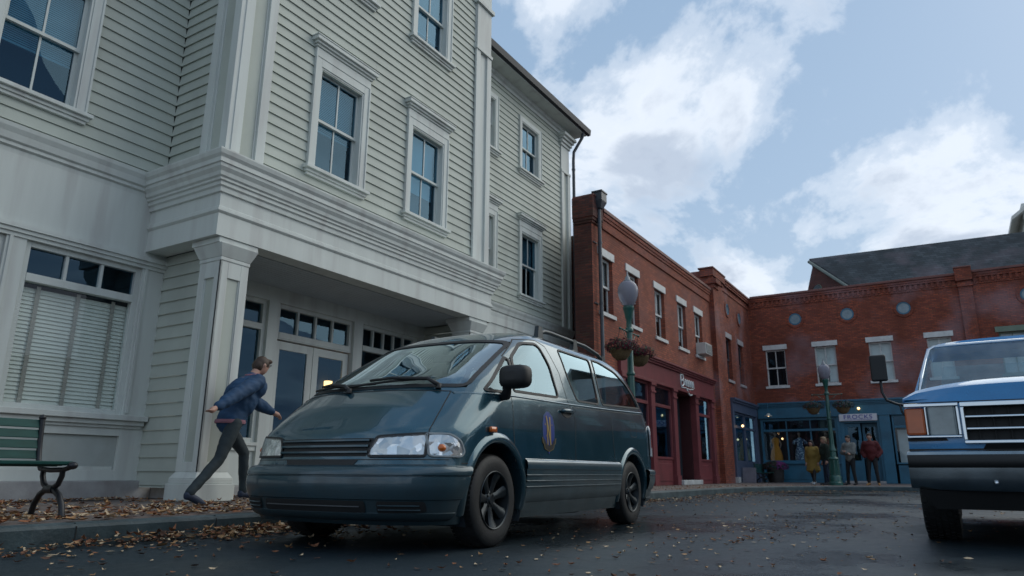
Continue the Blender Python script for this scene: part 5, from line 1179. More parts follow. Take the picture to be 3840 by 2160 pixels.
# wheels
def wheel(x,y,s,steer=0):
    h=bpy.data.objects.new('wheel',None); COL.objects.link(h); h.parent=V; h.location=(x,y,.325); h.rotation_euler=(0,0,steer)
    t_=MB(); R_=.325; P=[(.195,-.098),(.215,-.104),(.255,-.108),(.29,-.104),(.312,-.090),(.321,-.075),(.325,-.05),(.325,.05),(.321,.075),(.312,.090),(.29,.104),(.255,.108),(.215,.104),(.195,.098),(.19,.0)]
    t_.lathe(P+[P[0]],n=56,axis='x'); 
    ty=t_.build('tyre',TYRE,h,smooth=True,auto=45)
    t_=MB()
    for k in range(64):
        a=2*PI*k/64
        for sx in (-1,1):
            rr=.326; t_.hexa([Vector((sx*q,(rr+d)*math.cos(a+da+(.02 if abs(q)>.06 else 0)),(rr+d)*math.sin(a+da+(.02 if abs(q)>.06 else 0)))) for d,q,da in ((-.004,.012,-.033),(-.004,.095,-.033),(-.004,.095,.033),(-.004,.012,.033),(.003,.012,-.030),(-.004+.0,.090,-.030),(-.004+.0,.090,.030),(.003,.012,.030))])
    t_.build('tread',TYRE,ty)
    t_=MB(); sg=s
    t_.lathe([(.197,sg*.100),(.205,sg*.106),(.200,sg*.110),(.192,sg*.104),(.186,sg*.075),(.178,sg*.03),(.175,-sg*.09)],n=48,axis='x')
    t_.lathe([(.001,sg*.078),(.028,sg*.080),(.034,sg*.070),(.062,sg*.062),(.07,sg*.055),(.07,sg*.03)],n=32,axis='x')
    for k in range(7):
        a=2*PI*k/7+.3; ca,sa=math.cos(a),math.sin(a); row=[]
        for r_,w_,d_ in ((.05,.030,.060),(.09,.027,.068),(.14,.036,.074),(.190,.050,.092)):
            c=Vector((0,r_*ca,r_*sa)); tn=Vector((0,-sa,ca)); row.append([c-tn*w_+Vector((sg*(d_-.03),0,0)),c-tn*w_+Vector((sg*(d_-.006),0,0)),c-tn*w_*.45+Vector((sg*(d_+.006),0,0)),c+tn*w_*.45+Vector((sg*(d_+.006),0,0)),c+tn*w_+Vector((sg*(d_-.006),0,0)),c+tn*w_+Vector((sg*(d_-.03),0,0))])
        t_.rows(row,True)
        t_.lathe([(.001,sg*.072),(.008,sg*.072),(.009,sg*.058)],(0,.045*math.cos(a+.4),.045*math.sin(a+.4)),8,axis='x')
    t_.build('rim',ALLOY,h,smooth=True,auto=38)
    t_=MB(); t_.lathe([(.001,sg*.02),(.13,sg*.02),(.13,-sg*.02),(.001,-sg*.02)],n=28,axis='x'); t_.build('brake_disc',M('dark steel',(.03,.032,.035),.5,metal=.6),h)
    return h
for y in (0,2.88):
    wheel(.80,y,1); wheel(-.80,y,-1)
# door crest: blue shield, gold border and capital N, dark ribbon
BLU=M('crest blue',(.006,.035,.22),.4,var=.05); GLD=M('crest gold',(.34,.24,.07),.45,var=.08); BLK=M('crest black',(.012,.012,.012),.5)
cs=lambda a,b,off: on_side(1,.845+a,.862+b,off)
sh=[(-.02,.150),(.02,.150),(.075,.115),(.10,.045),(.10,-.03),(.088,-.09),(.05,-.135),(0,-.15),(-.05,-.135),(-.088,-.09),(-.10,-.03),(-.10,.045),(-.075,.115)]
sc=1.02; sh=[(a*1.05,b*sc) for a,b in sh]
em=patch(cs,sh,.0025,.05,'crest',BLU,V)
t_=MB(); band(t_,cs,sh,.002,.0055,.0035); t_.build('crest_border',M('crest rim',(.03,.07,.17),.5),em)
t_=MB()
def strip(mb,a,b,w0,w1,off):
    a,b=Vector(a),Vector(b); d=(b-a).normalized(); n_=Vector((d.y,-d.x)); k=6
    mb.rows([[cs(*(a.lerp(b,i/k)-n_*(w0*(1-i/k)+w1*i/k)),off),cs(*(a.lerp(b,i/k)+n_*(w0*(1-i/k)+w1*i/k)),off)] for i in range(k+1)])
strip(t_,(-.038,.115),(-.022,-.135),.006,.010,.005); strip(t_,(.022,.112),(.030,-.135),.012,.007,.005); strip(t_,(-.044,.118),(.036,-.135),.010,.012,.0062)
t_.build('letter',GLD,em)
for a,b,r_ in ((-.066,.048,.014),(.060,.048,.010),(-.055,-.045,.011)):
    t_=MB(); t_.add([cs(a+r_*(1 if i%2==0 else .4)*math.cos(2*PI*i/8),b+r_*(1 if i%2==0 else .4)*math.sin(2*PI*i/8),.005) for i in range(8)],[tuple(range(8))]); t_.build('star',GLD,em)
rb=[(-.120,-.062),(-.085,-.078),(-.055,-.112),(0,-.125),(.055,-.112),(.085,-.078),(.120,-.062),(.110,-.105),(.088,-.118),(.075,-.150),(.05,-.165),(0,-.17),(-.05,-.165),(-.075,-.150),(-.088,-.118),(-.110,-.105)]
def ribbon(mb,off,k=1.0):
    T_=rb[:7]; B_=[rb[15],rb[14],rb[13],rb[11],rb[9],rb[8],rb[7]]
    cxr,cyr=0,-.118
    f=lambda p:(cxr+(p[0]-cxr)*k,cyr+(p[1]-cyr)*k)
    mb.rows([[cs(*f(p),off),cs(*f(((p[0]+q[0])/2,(p[1]+q[1])/2)),off),cs(*f(q),off)] for p,q in zip(T_,B_)])
t_=MB(); ribbon(t_,.0065,1.10); t_.build('ribbon_edge',M('ribbon gold',(.16,.12,.04),.5),em); t_=MB(); ribbon(t_,.0075,.98); t_.build('ribbon',BLK,em)
t_=MB(); t_.add([cs(a,b,.004) for a,b in ((-.018,-.178),(0,-.195),(.018,-.178),(0,-.172))],[(0,1,2,3)]); t_.build('pendant_tip',BLU,em)
# ================================================================== pickup truck (front view)
TP=paint('blue truck paint',(.010,.185,.43),rough=.3,metal=.25,wet=False); 
K=root('pickup_truck',(.665,6.45,0),'bright blue pickup truck facing the camera with chrome bumper and grille at the right edge','truck')
def mir(mb,*a):
    x0,x1=a[0],a[1]; mb.box(*a); mb.box(-x1,-x0,*a[2:])
# body shell of the nose
m=MB()
def nose(x): return .10+.05*(abs(x)/1.0)**3
rws=[]
prof=[(.06,.70),(.055,.80),(.07,1.06),(.075,1.075),(.08,1.13),(.10,1.205),(.17,1.25),(.5,1.28),(1.0,1.31),(1.45,1.33),(1.52,1.33)]
for x in [-1+.1*i for i in range(21)]:
    ax=abs(x); row=[]
    for y,z in prof:
        zz=z-((z-1.075)*.55*(ax**3) if z>1.1 else 0)-(.02 if ax>.999 and z>1.1 else 0); row.append((x*(.99 if z>1.1 else .985),y+.05*ax**4,zz))
    rws.append(row)
m.rows(rws)
bod=m.build('hood',TP,K,smooth=True,auto=30)
m=MB()
for s in (-1,1):
    # fender sides with arch
    ys=[.11+.05*i for i in range(30)]
    for y0,y1 in zip(ys,ys[1:]):
        def zb(y):
            d=abs(y-.86); return .46 if d>.47 else .40+math.sqrt(max(0,.47**2-d**2))
        m.quad((s*.985,y0,zb(y0)),(s*.985,y1,zb(y1)),(s*.985,y1,1.10+.055*y1),(s*.985,y0,1.10+.055*y0))
    m.quad((s*.985,1.56,.42),(s*.985,2.9,.42),(s*.985,2.9,1.33),(s*.985,1.56,1.31))
    m.quad((s*.985,2.9,.42),(s*.985,5.2,.55),(s*.985,5.2,1.25),(s*.985,2.9,1.28))
m.quad((-.985,5.2,.5),(.985,5.2,.5),(.985,5.2,1.25),(-.985,5.2,1.25)); m.quad((-.98,2.95,1.28),(.98,2.95,1.28),(.98,5.2,1.25),(-.98,5.2,1.25))
m.quad((-.985,2.9,.5),(.985,2.9,.5),(.985,2.9,1.30),(-.985,2.9,1.30)); m.quad((-.95,1.5,1.29),(.95,1.5,1.29),(.95,2.9,1.29),(-.95,2.9,1.29))
m.build('body',TP,K)
m=MB()  # cab
def cabx(z): return .93-(z-1.30)*.30
m.rows([[(-cabx(z)+.03,y,z) for y,z in ((1.50,1.29),(2.02,1.80))],[(-cabx(z)-.02,y+.06,z) for y,z in ((1.50,1.29),(2.02,1.80))]]); m.rows([[(cabx(z)-.03,y,z) for y,z in ((1.50,1.29),(2.02,1.80))],[(cabx(z)+.02,y+.06,z) for y,z in ((1.50,1.29),(2.02,1.80))]])
rws=[]
for x in [-.78+.078*i for i in range(21)]:
    c=.045*(1-(abs(x)/.78)**3); e=.04 if abs(x)>.77 else 0
    rws.append([(x,1.99,1.79+c*.6-e),(x,2.03,1.815+c-e),(x,2.2,1.835+c-e),(x,2.7,1.835+c-e),(x,2.86,1.80+c-e),(x,2.88,1.76)])
m.rows(rws)
for s in (-1,1): m.quad((s*.94,2.8,1.30),(s*.94,2.9,1.30),(s*.78,2.88,1.80),(s*.78,2.78,1.80)); m.rows([[(s*.79,1.99,1.75),(s*.79,2.88,1.75)],[(s*.775,1.99,1.80),(s*.775,2.88,1.80)]])
m.build('cab',TP,K,smooth=True,auto=35)
g=MB(); g.rows([[(x,1.52+t*.49-(.05*(1-(x/.9)**2)),1.31+t*.48) for x in [-.89*(1-t*.135)+ (1.78*(1-t*.135))*i/12 for i in range(13)]] for t in [j/4 for j in range(5)]])
ws=g.build('windscreen',glass('truck glass',(.50,.62,.66),1.6,boost=1.5,dirt=.24,gc=(.7,.9,1)),K,smooth=True)
m=MB(); pts=[]
def wsp(x,t): return Vector((x*(1-t*.135),1.51+t*.49-(.05*(1-(x/.9)**2)),1.31+t*.48))
m.tube([wsp(-.90,0),wsp(-.91,.3),wsp(-.91,.7),wsp(-.90,.95),wsp(-.85,1.02)]+[wsp(-.85+.17*i,1.03) for i in range(1,11)]+[wsp(.90,.95),wsp(.91,.5),wsp(.90,0)],.016,6); m.build('windscreen_trim',CHR,ws,smooth=True)
m=MB()
for s in (-1,1): m.quad((s*.95,1.62,1.31),(s*.95,2.8,1.31),(s*.80,2.8,1.74),(s*.80,2.06,1.74))
m.quad((-.75,2.885,1.38),(.75,2.885,1.38),(.68,2.875,1.70),(-.68,2.875,1.70)); m.build('side_window',VG,K)
m=MB(); m.box(-.8,.8,2.45,2.55,.8,1.42); m.box(-.85,.85,1.6,1.9,1.1,1.30); m.box(-.95,.95,1.5,2.8,.45,.5); m.build('cabin',DKIN,K,bevel=.03)
m=MB(); a=2*PI/20; P=[Vector((.38+.19*math.cos(k*a),2.0-.07*math.sin(k*a),1.27+.17*math.sin(k*a))) for k in range(21)]; m.tube(P,.013,6); m.build('steering_wheel',DKIN,K,smooth=True)
for pts in ([(-.62,0.02),(-.35,.055),(-.12,.075),(.08,.075)],[(.10,.02),(.30,.055),(.55,.07),(.75,.06)]):
    m=MB(); m.tube([wsp(x,t)+Vector((0,-.03,.01)) for x,t in pts],.009,6); m.tube([wsp(pts[0][0],-.02)+Vector((0,-.03,.0)),wsp((pts[1][0]+pts[2][0])/2,.05)+Vector((0,-.045,.02))],.012,6); m.build('wiper',RUB,K,smooth=True)
# lamp bezels
for s in (-1,1):
    X=lambda a,b: (min(s*a,s*b),max(s*a,s*b))
    m=MB(); m.box(*X(.635,.83),.035,.10,.805,1.055); hl=m.build('headlight',REFL2 if 'REFL2' in globals() else M('clouded lamp glass',(.24,.29,.30),.25,var=.25,vs=6,coat=.8),K,bevel=.02)
    m=MB()
    for z0,z1 in ((1.035,1.062),(.797,.815)): m.box(*X(.615,.985),.02,.06,z0,z1)
    for x0,x1 in ((.615,.634),(.831,.846)): m.box(*X(x0,x1),.02,.06,.8151,1.0349)
    m.build('bezel',CHR,hl,bevel=.006)
    m=MB(); m.box(*X(.848,.985),.035,.16,.82,1.03); m.build('turn_signal',M('burnt orange lens',(.42,.085,.012),.25,var=.15,vs=5,coat=.6),K,bevel=.015)
m=MB(); m.box(-.985,.985,.07,.08,1.062,1.075); m.box(-.985,.985,.055,.30,.70,.715); m.box(-.985,.985,.07,.09,.775,.797); m.build('panel_gap',RUB,K)
m=MB(); m.box(-.60,.60,.05,.07,.755,1.055); gr=m.build('grille',DKS,K)
m=MB()
for z in (.86,.95): m.box(-.58,.58,.005,.05,z-.009,z+.009)
m.box(-.605,.605,-.0,.05,1.025,1.062); m.box(-.605,.605,.0,.05,.750,.775); mir(m,.58,.605,.0,.05,.7751,1.0249); m.build('grille_frame',CHR,gr,bevel=.006)
m=MB()
for i in range(11): x=-.50+i*.1; m.box(x-.004,x+.004,.03,.05,.78,1.02)
m.build('grille_bars',DKS,gr)
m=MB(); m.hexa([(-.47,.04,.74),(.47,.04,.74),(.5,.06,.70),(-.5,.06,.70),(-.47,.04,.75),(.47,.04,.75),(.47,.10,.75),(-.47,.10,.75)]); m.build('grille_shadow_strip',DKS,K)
# chrome bumper: rolled section
m=MB(); P=[(.03,.695),(-.06,.70),(-.105,.69),(-.12,.665),(-.12,.665),(-.112,.660),(-.112,.58),(-.12,.572),(-.115,.50),(-.095,.44),(-.06,.405),(.0,.40)]
rws=[]
for x in [-1.0+.05*i for i in range(41)]:
    b=.09*(abs(x))**4; rws.append([(x*1.0,y+b,z+(.015*abs(x)**4 if z<.5 else 0)) for y,z in P])
m.rows(rws); bp=m.build('bumper',M('dull chrome',(.30,.34,.36),.22,metal=.95,var=.15,vs=3,dirt=((.12,.12,.12),.4,5)),K,smooth=True,auto=35)
m=MB(); rws=[[(x,-.124+.09*abs(x)**4,.668),(x,-.132+.09*abs(x)**4,.662),(x,-.134+.09*abs(x)**4,.62),(x,-.132+.09*abs(x)**4,.578),(x,-.116+.09*abs(x)**4,.572)] for x in [-1.0+.05*i for i in range(41)]]; m.rows(rws); m.build('rubber_strip',RUB,bp,smooth=True)
m=MB()
for x in (-.45,-.22,.22,.45): m.ball((x,-.112,.465),.018,10,6)
m.build('bumper_bolt',CHR,bp,smooth=True)
m=MB(); m.hexa([(-.85,.05,.27),(.85,.05,.27),(.80,.10,.27),(-.80,.10,.27),(-.95,-.02,.405),(.95,-.02,.405),(.95,.1,.405),(-.95,.1,.405)]); m.box(-.6,.6,.5,4.8,.35,.55); m.box(-.75,.75,.80,.92,.30,.40); m.box(-.985,.985,1.45,1.5,.42,1.2); m.build('underbody',M('underbody black'),K)
m=MB(); m.quad((-.62,.3,.3),(-.62,1.5,.3),(-.62,1.5,1.1),(-.62,.3,1.1)); m.quad((.62,.3,.3),(.62,1.5,.3),(.62,1.5,1.1),(.62,.3,1.1)); m.quad((-.98,.1,1.1),(.98,.1,1.1),(.98,1.5,1.15),(-.98,1.5,1.15)); m.build('wheel_well',ROOM,K)
def twheel(x,y,s):
    h=bpy.data.objects.new('wheel',None); COL.objects.link(h); h.parent=K; h.location=(x,y,.375)
    m=MB(); P=[(.20,-.12),(.26,-.135),(.32,-.132),(.355,-.12),(.372,-.10),(.375,-.06),(.375,.06),(.372,.10),(.355,.12),(.32,.132),(.26,.135),(.20,.12),(.20,0)]; m.lathe(P+[P[0]],n=48,axis='x'); ty=m.build('tyre',TYRE,h,smooth=True,auto=50)
    m=MB()
    for k in range(44):
        a=2*PI*k/44
        for j,q in enumerate((-.105,-.065,-.025,.025,.065,.105)):
            aa=a+(j%2)*PI/44; w_=.016; da=.048
            m.hexa([Vector((q+sx*w_,(r_)*math.cos(aa+t),(r_)*math.sin(aa+t))) for r_,sx,t in ((.365,-1,-da),(.365,1,-da),(.365,1,da),(.365,-1,da),(.385 if abs(q)<.1 else .378,-1,-da),(.385 if abs(q)<.1 else .378,1,-da),(.385 if abs(q)<.1 else .378,1,da),(.385 if abs(q)<.1 else .378,-1,da))])
    m.build('tread',TYRE,ty)
    m=MB(); m.lathe([(.20,s*.12),(.19,s*.125),(.17,s*.06),(.06,s*.08),(.04,s*.13),(.001,s*.13)],n=32,axis='x'); m.build('rim',CHR,h,smooth=True)
for y in (.86,4.1):
    for s in (-1,1): twheel(s*.84,y,s)
# tall door mirrors on tube arms
for s in (-1,1):
    mx,my=s*1.24,1.62
    m=MB(); m.tube([(s*.97,1.62,1.16),(s*1.12,1.60,1.20),(s*1.20,1.60,1.24),(s*1.235,1.62,1.32),(s*1.24,1.62,1.64),(s*1.24,1.62,1.70)],.013,8); m.tube([(s*.97,1.58,1.05),(s*1.04,1.58,1.06),(s*1.08,1.59,1.12),(s*1.09,1.60,1.19)],.010,8)
    mr=m.build('mirror',BLACKM,K,smooth=True)
    m=MB(); m.box(mx-.075,mx+.075,my-.045,my-.005,1.43,1.70); m.build('mirror_head',RUB,mr,bevel=.03,seg=3)
m=MB(); m.add([(-.50,.40,1.222),(-.475,.42,1.226),(-.47,.46,1.224),(-.505,.45,1.226)],[(0,1,2,3)]); o=m.build('fallen_leaf',M('pale yellow leaf',(.42,.24,.06),.7),None); o.location=K.location; tag(o,'single yellow leaf lying on the blue truck bonnet','leaf')
# ================================================================== people
SKIN=M('skin',(.42,.24,.18),.55,var=.06); HAIRB=M('brown hair',(.045,.025,.015),.6,var=.3,vs=30); HAIRK=M('black hair',(.008,.007,.007),.5); HAIRF=M('fair hair',(.28,.20,.12),.6)
from mathutils import noise
def blob(name,parts,mat,parent,vox=.014,smooth=6,fold=0):
    m=MB()
    for p in parts:
        k=p[0]
        if k=='c':   # capsule chain
            pts,r=p[1],p[2]
            for i in range(len(pts)-1): m.tube([pts[i],pts[i+1]],[r[i],r[i+1]],14)
            for q,rr in zip(pts,r): m.ball(q,rr,14,10)
        elif k=='b': m.ball(p[1],1,16,12,p[2])
    me=bpy.data.meshes.new(name); me.from_pydata(m.v,[],m.f); bm=bmesh.new(); bm.from_mesh(me); bmesh.ops.recalc_face_normals(bm,faces=bm.faces); bm.to_mesh(me); bm.free()
    o=bpy.data.objects.new(name,me); COL.objects.link(o)
    r_=o.modifiers.new('r','REMESH'); r_.mode='VOXEL'; r_.voxel_size=vox
    s_=o.modifiers.new('s','SMOOTH'); s_.iterations=smooth; s_.factor=.6
    dg=bpy.context.evaluated_depsgraph_get(); me2=bpy.data.meshes.new_from_object(o.evaluated_get(dg)); o.modifiers.clear(); o.data=me2; bpy.data.meshes.remove(me)
    if fold:
        for v in me2.vertices:
            c=v.co; q=noise.noise(Vector((c.x*6,c.y*9,c.z*11+c.y*9)))+.5*noise.noise(Vector((c.x*17+5,c.y*17,c.z*30-c.x*14)))
            v.co=c+v.normal*(q*fold)
    me2.materials.clear(); me2.materials.append(mat); me2.polygons.foreach_set('use_smooth',[True]*len(me2.polygons)); o.parent=parent; return o
def Vv(*a): return Vector(a)
def hand(wr,d,side,curl=.5,sc=1.0):
    # wr wrist, d forearm direction; returns capsules for palm and five fingers
    d=Vector(d).normalized(); side=Vector(side); side=(side-d*side.dot(d)).normalized(); nn=d.cross(side)
    out=[('c',[wr,wr+d*.045*sc,wr+d*.085*sc],[.026*sc,.034*sc,.034*sc])]
    for i,(o_,L_) in enumerate(((-.030,.072),(-.010,.082),(.010,.078),(.028,.062))):
        b=wr+d*.085*sc+side*o_*sc; k1=(d+nn*curl*.5).normalized(); k2=(d*.7+nn*curl).normalized()
        p1=b+k1*L_*.5*sc; p2=p1+k2*L_*.55*sc; out.append(('c',[b,p1,p2],[.0095*sc,.009*sc,.0075*sc]))
    tb=wr+d*.03*sc-side*.030*sc; t1=tb+(d*.6-side*.6)*.045*sc; t2=t1+(d*.9-side*.1)*.035*sc; out.append(('c',[tb,t1,t2],[.014*sc,.011*sc,.009*sc]))
    return out
def person(loc,rz,label,J,col,female=False,coat=False,hair=None,hairlong=False,vox=.016,collar=None,group=None,glasses=False,handcurl=.5):
    # J: joints in local space (x right, y forward, z up)
    P=root('person',loc,label,'person',group,rz=rz)
    g=lambda k:Vector(J[k])
    hd,nk,ch,hp=g('head'),g('neck'),g('chest'),g('hip')
    fwd=Vector(J.get('face',(0,1,0))).normalized(); upv=(hd-nk).normalized(); rgt=fwd.cross(upv).normalized()
    parts=[('b',hd,(.078,.095,.115)),('b',hd+fwd*.022-upv*.055,(.056,.07,.06)),('b',hd+fwd*.098-upv*.012,(.013,.02,.02)),('c',[hd-upv*.09-fwd*.01,nk],[.052,.058])]
    for s in (-1,1): parts+= [('b',hd+rgt*s*.080-fwd*.0-upv*.005,(.012,.022,.03)),('b',hd+fwd*.082+rgt*s*.03+upv*.012,(.016,.012,.008))]
    parts+=[('b',hd+fwd*.092-upv*.052,(.022,.010,.008))]
    sh=[g('shL'),g('shR')]; wst=(ch+hp)/2
    parts+=[('c',[ch+Vv(0,0,.08),wst,hp],[.11,.10,.11])]
    for s in 'LR':
        parts+=[('c',[g('sh'+s),g('el'+s),g('wr'+s)],[.045,.036,.026]),('c',[g('hp'+s),g('kn'+s),g('an'+s)],[.07,.050,.034])]
        d=g('wr'+s)-g('el'+s)
        if not J.get('pockets'): parts+=hand(g('wr'+s),d,J.get('hside',(0,1,0)),handcurl)
    blob('body',parts,SKIN,P,min(vox,.011) if vox<.014 else .013,3)
    # clothes
    tor=[('b',(sh[0]+sh[1])/2+Vv(0,0,-.06),(.235,.185,.16)),('c',[ch,wst],[.185,.18]),('b',(ch+wst)/2,(.21,.205,.25)),('c',[nk-Vv(0,.03,.10),nk-Vv(0,0,.03)],[.13,.098]),('b',hp+Vv(0,0,.03),(.165,.135,.09)),('c',[sh[0]-Vv(0,0,.0),nk-Vv(0,0,.045),sh[1]-Vv(0,0,.0)],[.080,.088,.080])]
    tor+=[('c',[ch.lerp(hp,i/4),ch.lerp(hp,(i+1)/4)],[.165,.160]) for i in range(4)]
    for s in 'LR': 
        e=g('el'+s); w_=g('wr'+s); tor+=[('c',[g('sh'+s),g('sh'+s).lerp(e,.5),e,e.lerp(w_,.5),e.lerp(w_,.93)],[.098,.092,.084,.078,.052])]
    if coat:
        for i in range(6): z=hp.lerp(Vv(hp.x,hp.y,.52),i/5); tor.append(('b',z,(.20+.012*i,.15+.012*i,.12)))
    blob('jacket',tor,col['top'],P,vox,5,.009)
    leg=[('b',hp+Vv(0,0,-.02),(.155,.125,.10))]
    for s in 'LR': leg+=[('c',[g('hp'+s),g('hp'+s).lerp(g('kn'+s),.5),g('kn'+s),g('kn'+s).lerp(g('an'+s),.5),g('an'+s)+Vv(0,0,.01)],[.095,.085,.066,.060,.055])]
    blob('trousers',leg,col['leg'],P,vox,5,.006)
    for s in 'LR':
        a=g('an'+s); f_=Vector(J.get('ft'+s,(0,1,-.1))).normalized(); fd=f_
        blob('shoe',[('c',[a-Vv(0,0,.03)-fd*.03,a-Vv(0,0,.045)+fd*.10,a-Vv(0,0,.055)+fd*.19],[.044,.042,.032]),('b',a-Vv(0,0,.05)-fd*.03,(.042,.042,.035))],col['shoe'],P,.012,3)
    hr=[('b',hd+upv*.030-fwd*.018,(.088,.10,.105)),('b',hd-fwd*.045-upv*.01,(.082,.07,.09)),('b',hd+upv*.085+fwd*.03,(.07,.06,.035))]
    if hairlong: hr+=[('c',[hd-fwd*.05,hd-fwd*.07-upv*.16,hd-fwd*.07-upv*.30],[.085,.085,.06])]+[('c',[hd+rgt*s*.07-fwd*.01,hd+rgt*s*.09-upv*.15,hd+rgt*s*.09-upv*.28],[.04,.045,.035]) for s in (-1,1)]
    blob('hair',hr,col['hair'],P,.011,2)
    if collar:
        c=nk+Vv(0,.008,.028); m=MB(); n=24
        m.tube([c+Vv(.074*math.cos(2*PI*k/n),.080*math.sin(2*PI*k/n),.012*math.sin(2*PI*k/n)) for k in range(n+1)],.020,8); m.build('collar',collar,P,smooth=True)
        m=MB(); b=hp+Vv(0,0,-.035)
        m.lathe([(1.0,.0),(1.03,.018),(1.0,.045)],tuple(b),28,sc=(.165,.178)); o=m.build('hem',collar,P,smooth=True)
    if glasses:
        m=MB()
        for s in (-1,1):
            c=hd+fwd*.095+rgt*s*.033+upv*.012; m.tube([c+(rgt*math.cos(2*PI*k/14)*.024+upv*math.sin(2*PI*k/14)*.019) for k in range(15)],.003,5); m.tube([c+rgt*s*.024,hd+rgt*s*.083+upv*.012],.003,5)
        m.build('glasses',BLACKM,P)
    return P
def stand(h=1.75,arms='down',**k):
    s=h/1.75; J={'head':(0,.02,1.62*s),'neck':(0,0,1.46*s),'chest':(0,0,1.27*s),'hip':(0,0,.95*s),'shL':(-.175*s,0,1.40*s),'shR':(.175*s,0,1.40*s),'hpL':(-.09*s,0,.90*s),'hpR':(.09*s,0,.90*s),
    'knL':(-.11*s,.03,.50*s),'knR':(.12*s,.03,.50*s),'anL':(-.14*s,0,.09),'anR':(.16*s,.02,.09),'elL':(-.235*s,-.03,1.12*s),'elR':(.235*s,-.03,1.12*s),'wrL':(-.24*s,.04,.88*s),'wrR':(.24*s,.04,.88*s),'ftL':(-.25,1,-.12),'ftR':(.25,1,-.12)}
    if arms=='pocket': J.update({'elL':(-.29*s,-.10,1.12*s),'elR':(.29*s,-.10,1.12*s),'wrL':(-.20*s,.10,.94*s),'wrR':(.20*s,.10,.94*s),'pockets':True})
    if arms=='fold': J.update({'elL':(-.22*s,.08,1.13*s),'elR':(.22*s,.08,1.13*s),'wrL':(-.04,.20,1.16*s),'wrR':(-.10,.24,1.10*s)})
    J.update(k); return J
NAVY=M('navy jacket cloth',(.006,.042,.105),.75,var=.2,vs=6); 
# runner: +y is the running direction, parallel to the facade
run={'head':(.0,.36,1.66),'neck':(0,.23,1.50),'chest':(0,.13,1.31),'hip':(0,-.02,.95),'shR':(.18,.18,1.43),'shL':(-.17,.25,1.43),'hpR':(.09,-.03,.91),'hpL':(-.09,.0,.91),
 'knR':(.10,-.19,.50),'anR':(.10,-.52,.125),'knL':(-.10,.30,.58),'anL':(-.12,.36,.13),'elR':(.31,-.22,1.22),'wrR':(.38,-.50,1.06),'elL':(-.25,.52,1.22),'wrL':(-.22,.78,1.12),
 'ftR':(0,1,-.35),'ftL':(0,1,-.05),'face':(.15,1,-.08),'hside':(1,0,.2)}
person((-7.42,5.62,.15),0,'young man in a navy jacket running along the pavement past the white column',run,{'top':NAVY,'leg':M('charcoal denim',(.018,.030,.036),.8,var=.2),'shoe':M('dark blue shoes',(.010,.022,.050),.6),'hair':HAIRB},vox=.013,collar=M('pink striped rib knit',(.24,.11,.14),.8,var=.3,vs=40,stretch=(.2,.2,4)),glasses=True)
gp_='people standing outside the dress shop'
person((-4.62,28.9,.15),math.radians(165),'woman with long dark hair in a long mustard yellow coat and black tights',stand(1.60,anL=(-.10,.24,.10),anR=(.10,-.22,.12),knL=(-.09,.14,.48),knR=(.10,-.04,.46)),{'top':M('mustard coat cloth',(.24,.16,.035),.85,var=.12),'leg':M('black tights',(.008,.008,.009),.6),'shoe':M('pale trainers',(.42,.46,.48),.6),'hair':HAIRK},coat=True,hairlong=True,vox=.02,group=gp_)
person((-4.12,28.6,.15),math.radians(115),'fair haired person in a dark green coat half hidden behind the far street lamp',stand(1.70),{'top':M('dark green coat',(.008,.020,.014),.85),'leg':M('dark blue jeans',(.010,.022,.045),.8),'shoe':BLACKM,'hair':HAIRF},vox=.02,group=gp_)
person((-3.32,28.7,.15),math.radians(150),'young man in a grey jacket standing right of the far street lamp',stand(1.74,'fold'),{'top':M('grey marl jacket',(.17,.18,.17),.85,var=.2,vs=14),'leg':M('black trousers',(.010,.011,.013),.8),'shoe':BLACKM,'hair':HAIRK},vox=.02,group=gp_)
person((-2.62,28.7,.15),math.radians(175),'man in a dark red jacket, hands in pockets, in front of the blue door',stand(1.80,'pocket'),{'top':M('dark red jacket cloth',(.085,.008,.010),.8,var=.2),'leg':M('black trousers'),'shoe':M('tan boots',(.30,.15,.05),.7),'hair':HAIRB},vox=.02,group=gp_)
# ================================================================== fallen leaves
LM=[M('rust leaf',(.22,.085,.035),.75,var=.4,vs=9),M('ochre leaf',(.36,.20,.085),.7,var=.3,vs=9),M('brown leaf',(.075,.035,.020),.8,var=.4,vs=9),M('pale leaf',(.55,.42,.27),.65,var=.25,vs=9)]
def leaf(mb,x,y,z,s,flat=.5):
    a=random.uniform(0,2*PI); tx,ty=random.gauss(0,.25)*flat,random.gauss(0,.25)*flat; cu=random.uniform(-.1,.55)*s; L_,w_=s,s*random.uniform(.28,.5)
    ux,uy=math.cos(a),math.sin(a); vx,vy=-uy,ux
    def pt(l,k,h): return (x+ux*l+vx*k,y+uy*l+vy*k,z+max(.001,h+abs(tx)*abs(l)+ty*k+.004))
    mb.cur=random.choices((0,1,2,3),(.30,.28,.20,.22))[0]
    mb.add([pt(-L_*.5,0,cu*.3),pt(-L_*.15,w_*.5,cu*.35),pt(L_*.2,w_*.42,cu*.2),pt(L_*.5,0,cu*.7),pt(L_*.2,-w_*.42,cu*.2),pt(-L_*.15,-w_*.5,cu*.35),pt(-L_*.1,0,0),pt(L_*.22,0,0)],[(0,6,1),(1,6,7,2),(2,7,3),(0,5,6),(5,4,7,6),(4,3,7)])
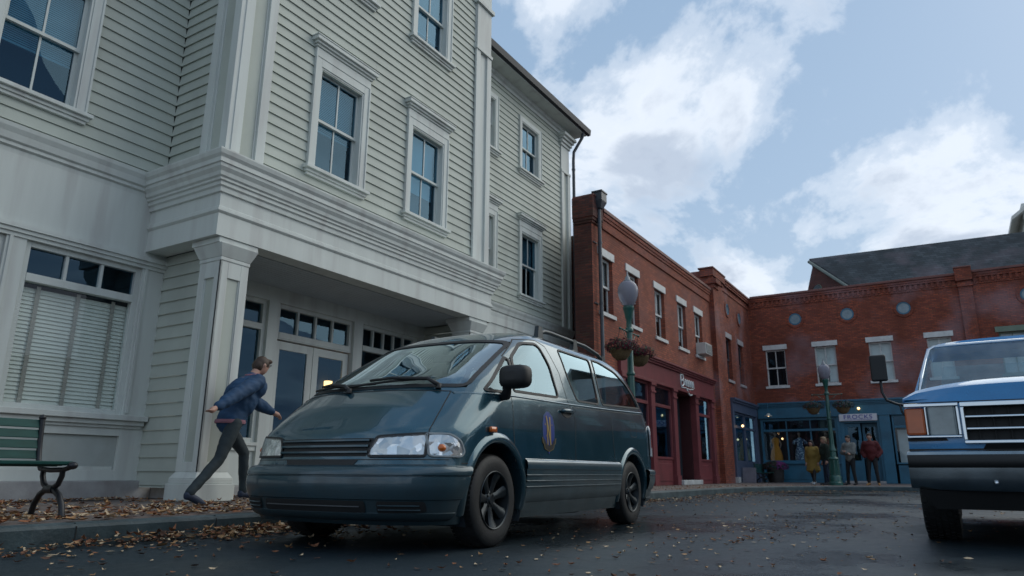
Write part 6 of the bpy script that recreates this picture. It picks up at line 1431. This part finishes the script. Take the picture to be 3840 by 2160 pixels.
def nearest_k(y):
    for a,b in zip(KS,KS[1:]):
        if a[1]<=y<=b[1]: return a[0]+(b[0]-a[0])*(y-a[1])/max(1e-6,b[1]-a[1])
    return -5.42
m=MB()
for _ in range(2300):
    y=random.uniform(1.5,9) ; k_=random.random(); x=-5.62-abs(random.gauss(0,1.0)) if k_<.6 else random.uniform(-9.2,-5.6)
    if x<-9.2 or (x>-7.6 and False): continue
    leaf(m,x,y,.150+random.random()*.012,random.uniform(.05,.11),.8)
for _ in range(420): leaf(m,-9.3+abs(random.gauss(0,.12)),random.uniform(2,5.6),.152+random.random()*.02,random.uniform(.04,.08),.8)
for _ in range(900):
    y=random.uniform(9,26); x=nearest_k(y)-.2-random.random()**1.3*2.3; leaf(m,x,y,.150,random.uniform(.04,.08))
m.cur=0; LV=m.build('pavement_leaves',LM,None,recalc=False); tag(LV,'dry rust and ochre leaves scattered on the pavement','leaves',kind='stuff')
m=MB()
for _ in range(1500):
    y=random.uniform(1.5,14); d=random.expovariate(3.4); leaf(m,-5.38+d,y,.002+random.random()*.015*math.exp(-d*4),random.uniform(.035,.075),.7)
for _ in range(650): leaf(m,-5.38+random.expovariate(4.2),random.gauss(4.4,.75),.004+random.random()*.05,random.uniform(.05,.10),1.2)
pth=[p for p in KS if 13<p[1] and p[0]<14]
segs=[(Vector(a),Vector(b)) for a,b in zip(pth,pth[1:])]; tot=[(b-a).length for a,b in segs]
for _ in range(1700):
    a,b=random.choices(segs,tot)[0]; d=(b-a).normalized(); n_=Vector((d.y,-d.x)); q=a.lerp(b,random.random())+n_*(.05+random.expovariate(1.6)); leaf(m,q.x,q.y,.002,random.uniform(.04,.08),.6)
for _ in range(2100):
    r_=random.random()**.8*20+1.6; a=random.uniform(-.25,1.35); x,y=-r_*math.sin(a),r_*math.cos(a)
    if x<-5.3: continue
    leaf(m,x,y,.002,random.uniform(.03,.065),.9)
for _ in range(420):
    leaf(m,random.gauss(-1.7,.55),random.gauss(7.2,2.2),.002,random.uniform(.03,.06),.5)
m.cur=0; LV=m.build('road_leaves',LM,None,recalc=False); tag(LV,'dry leaves strewn on the wet road and heaped against the kerb','leaves',kind='stuff')
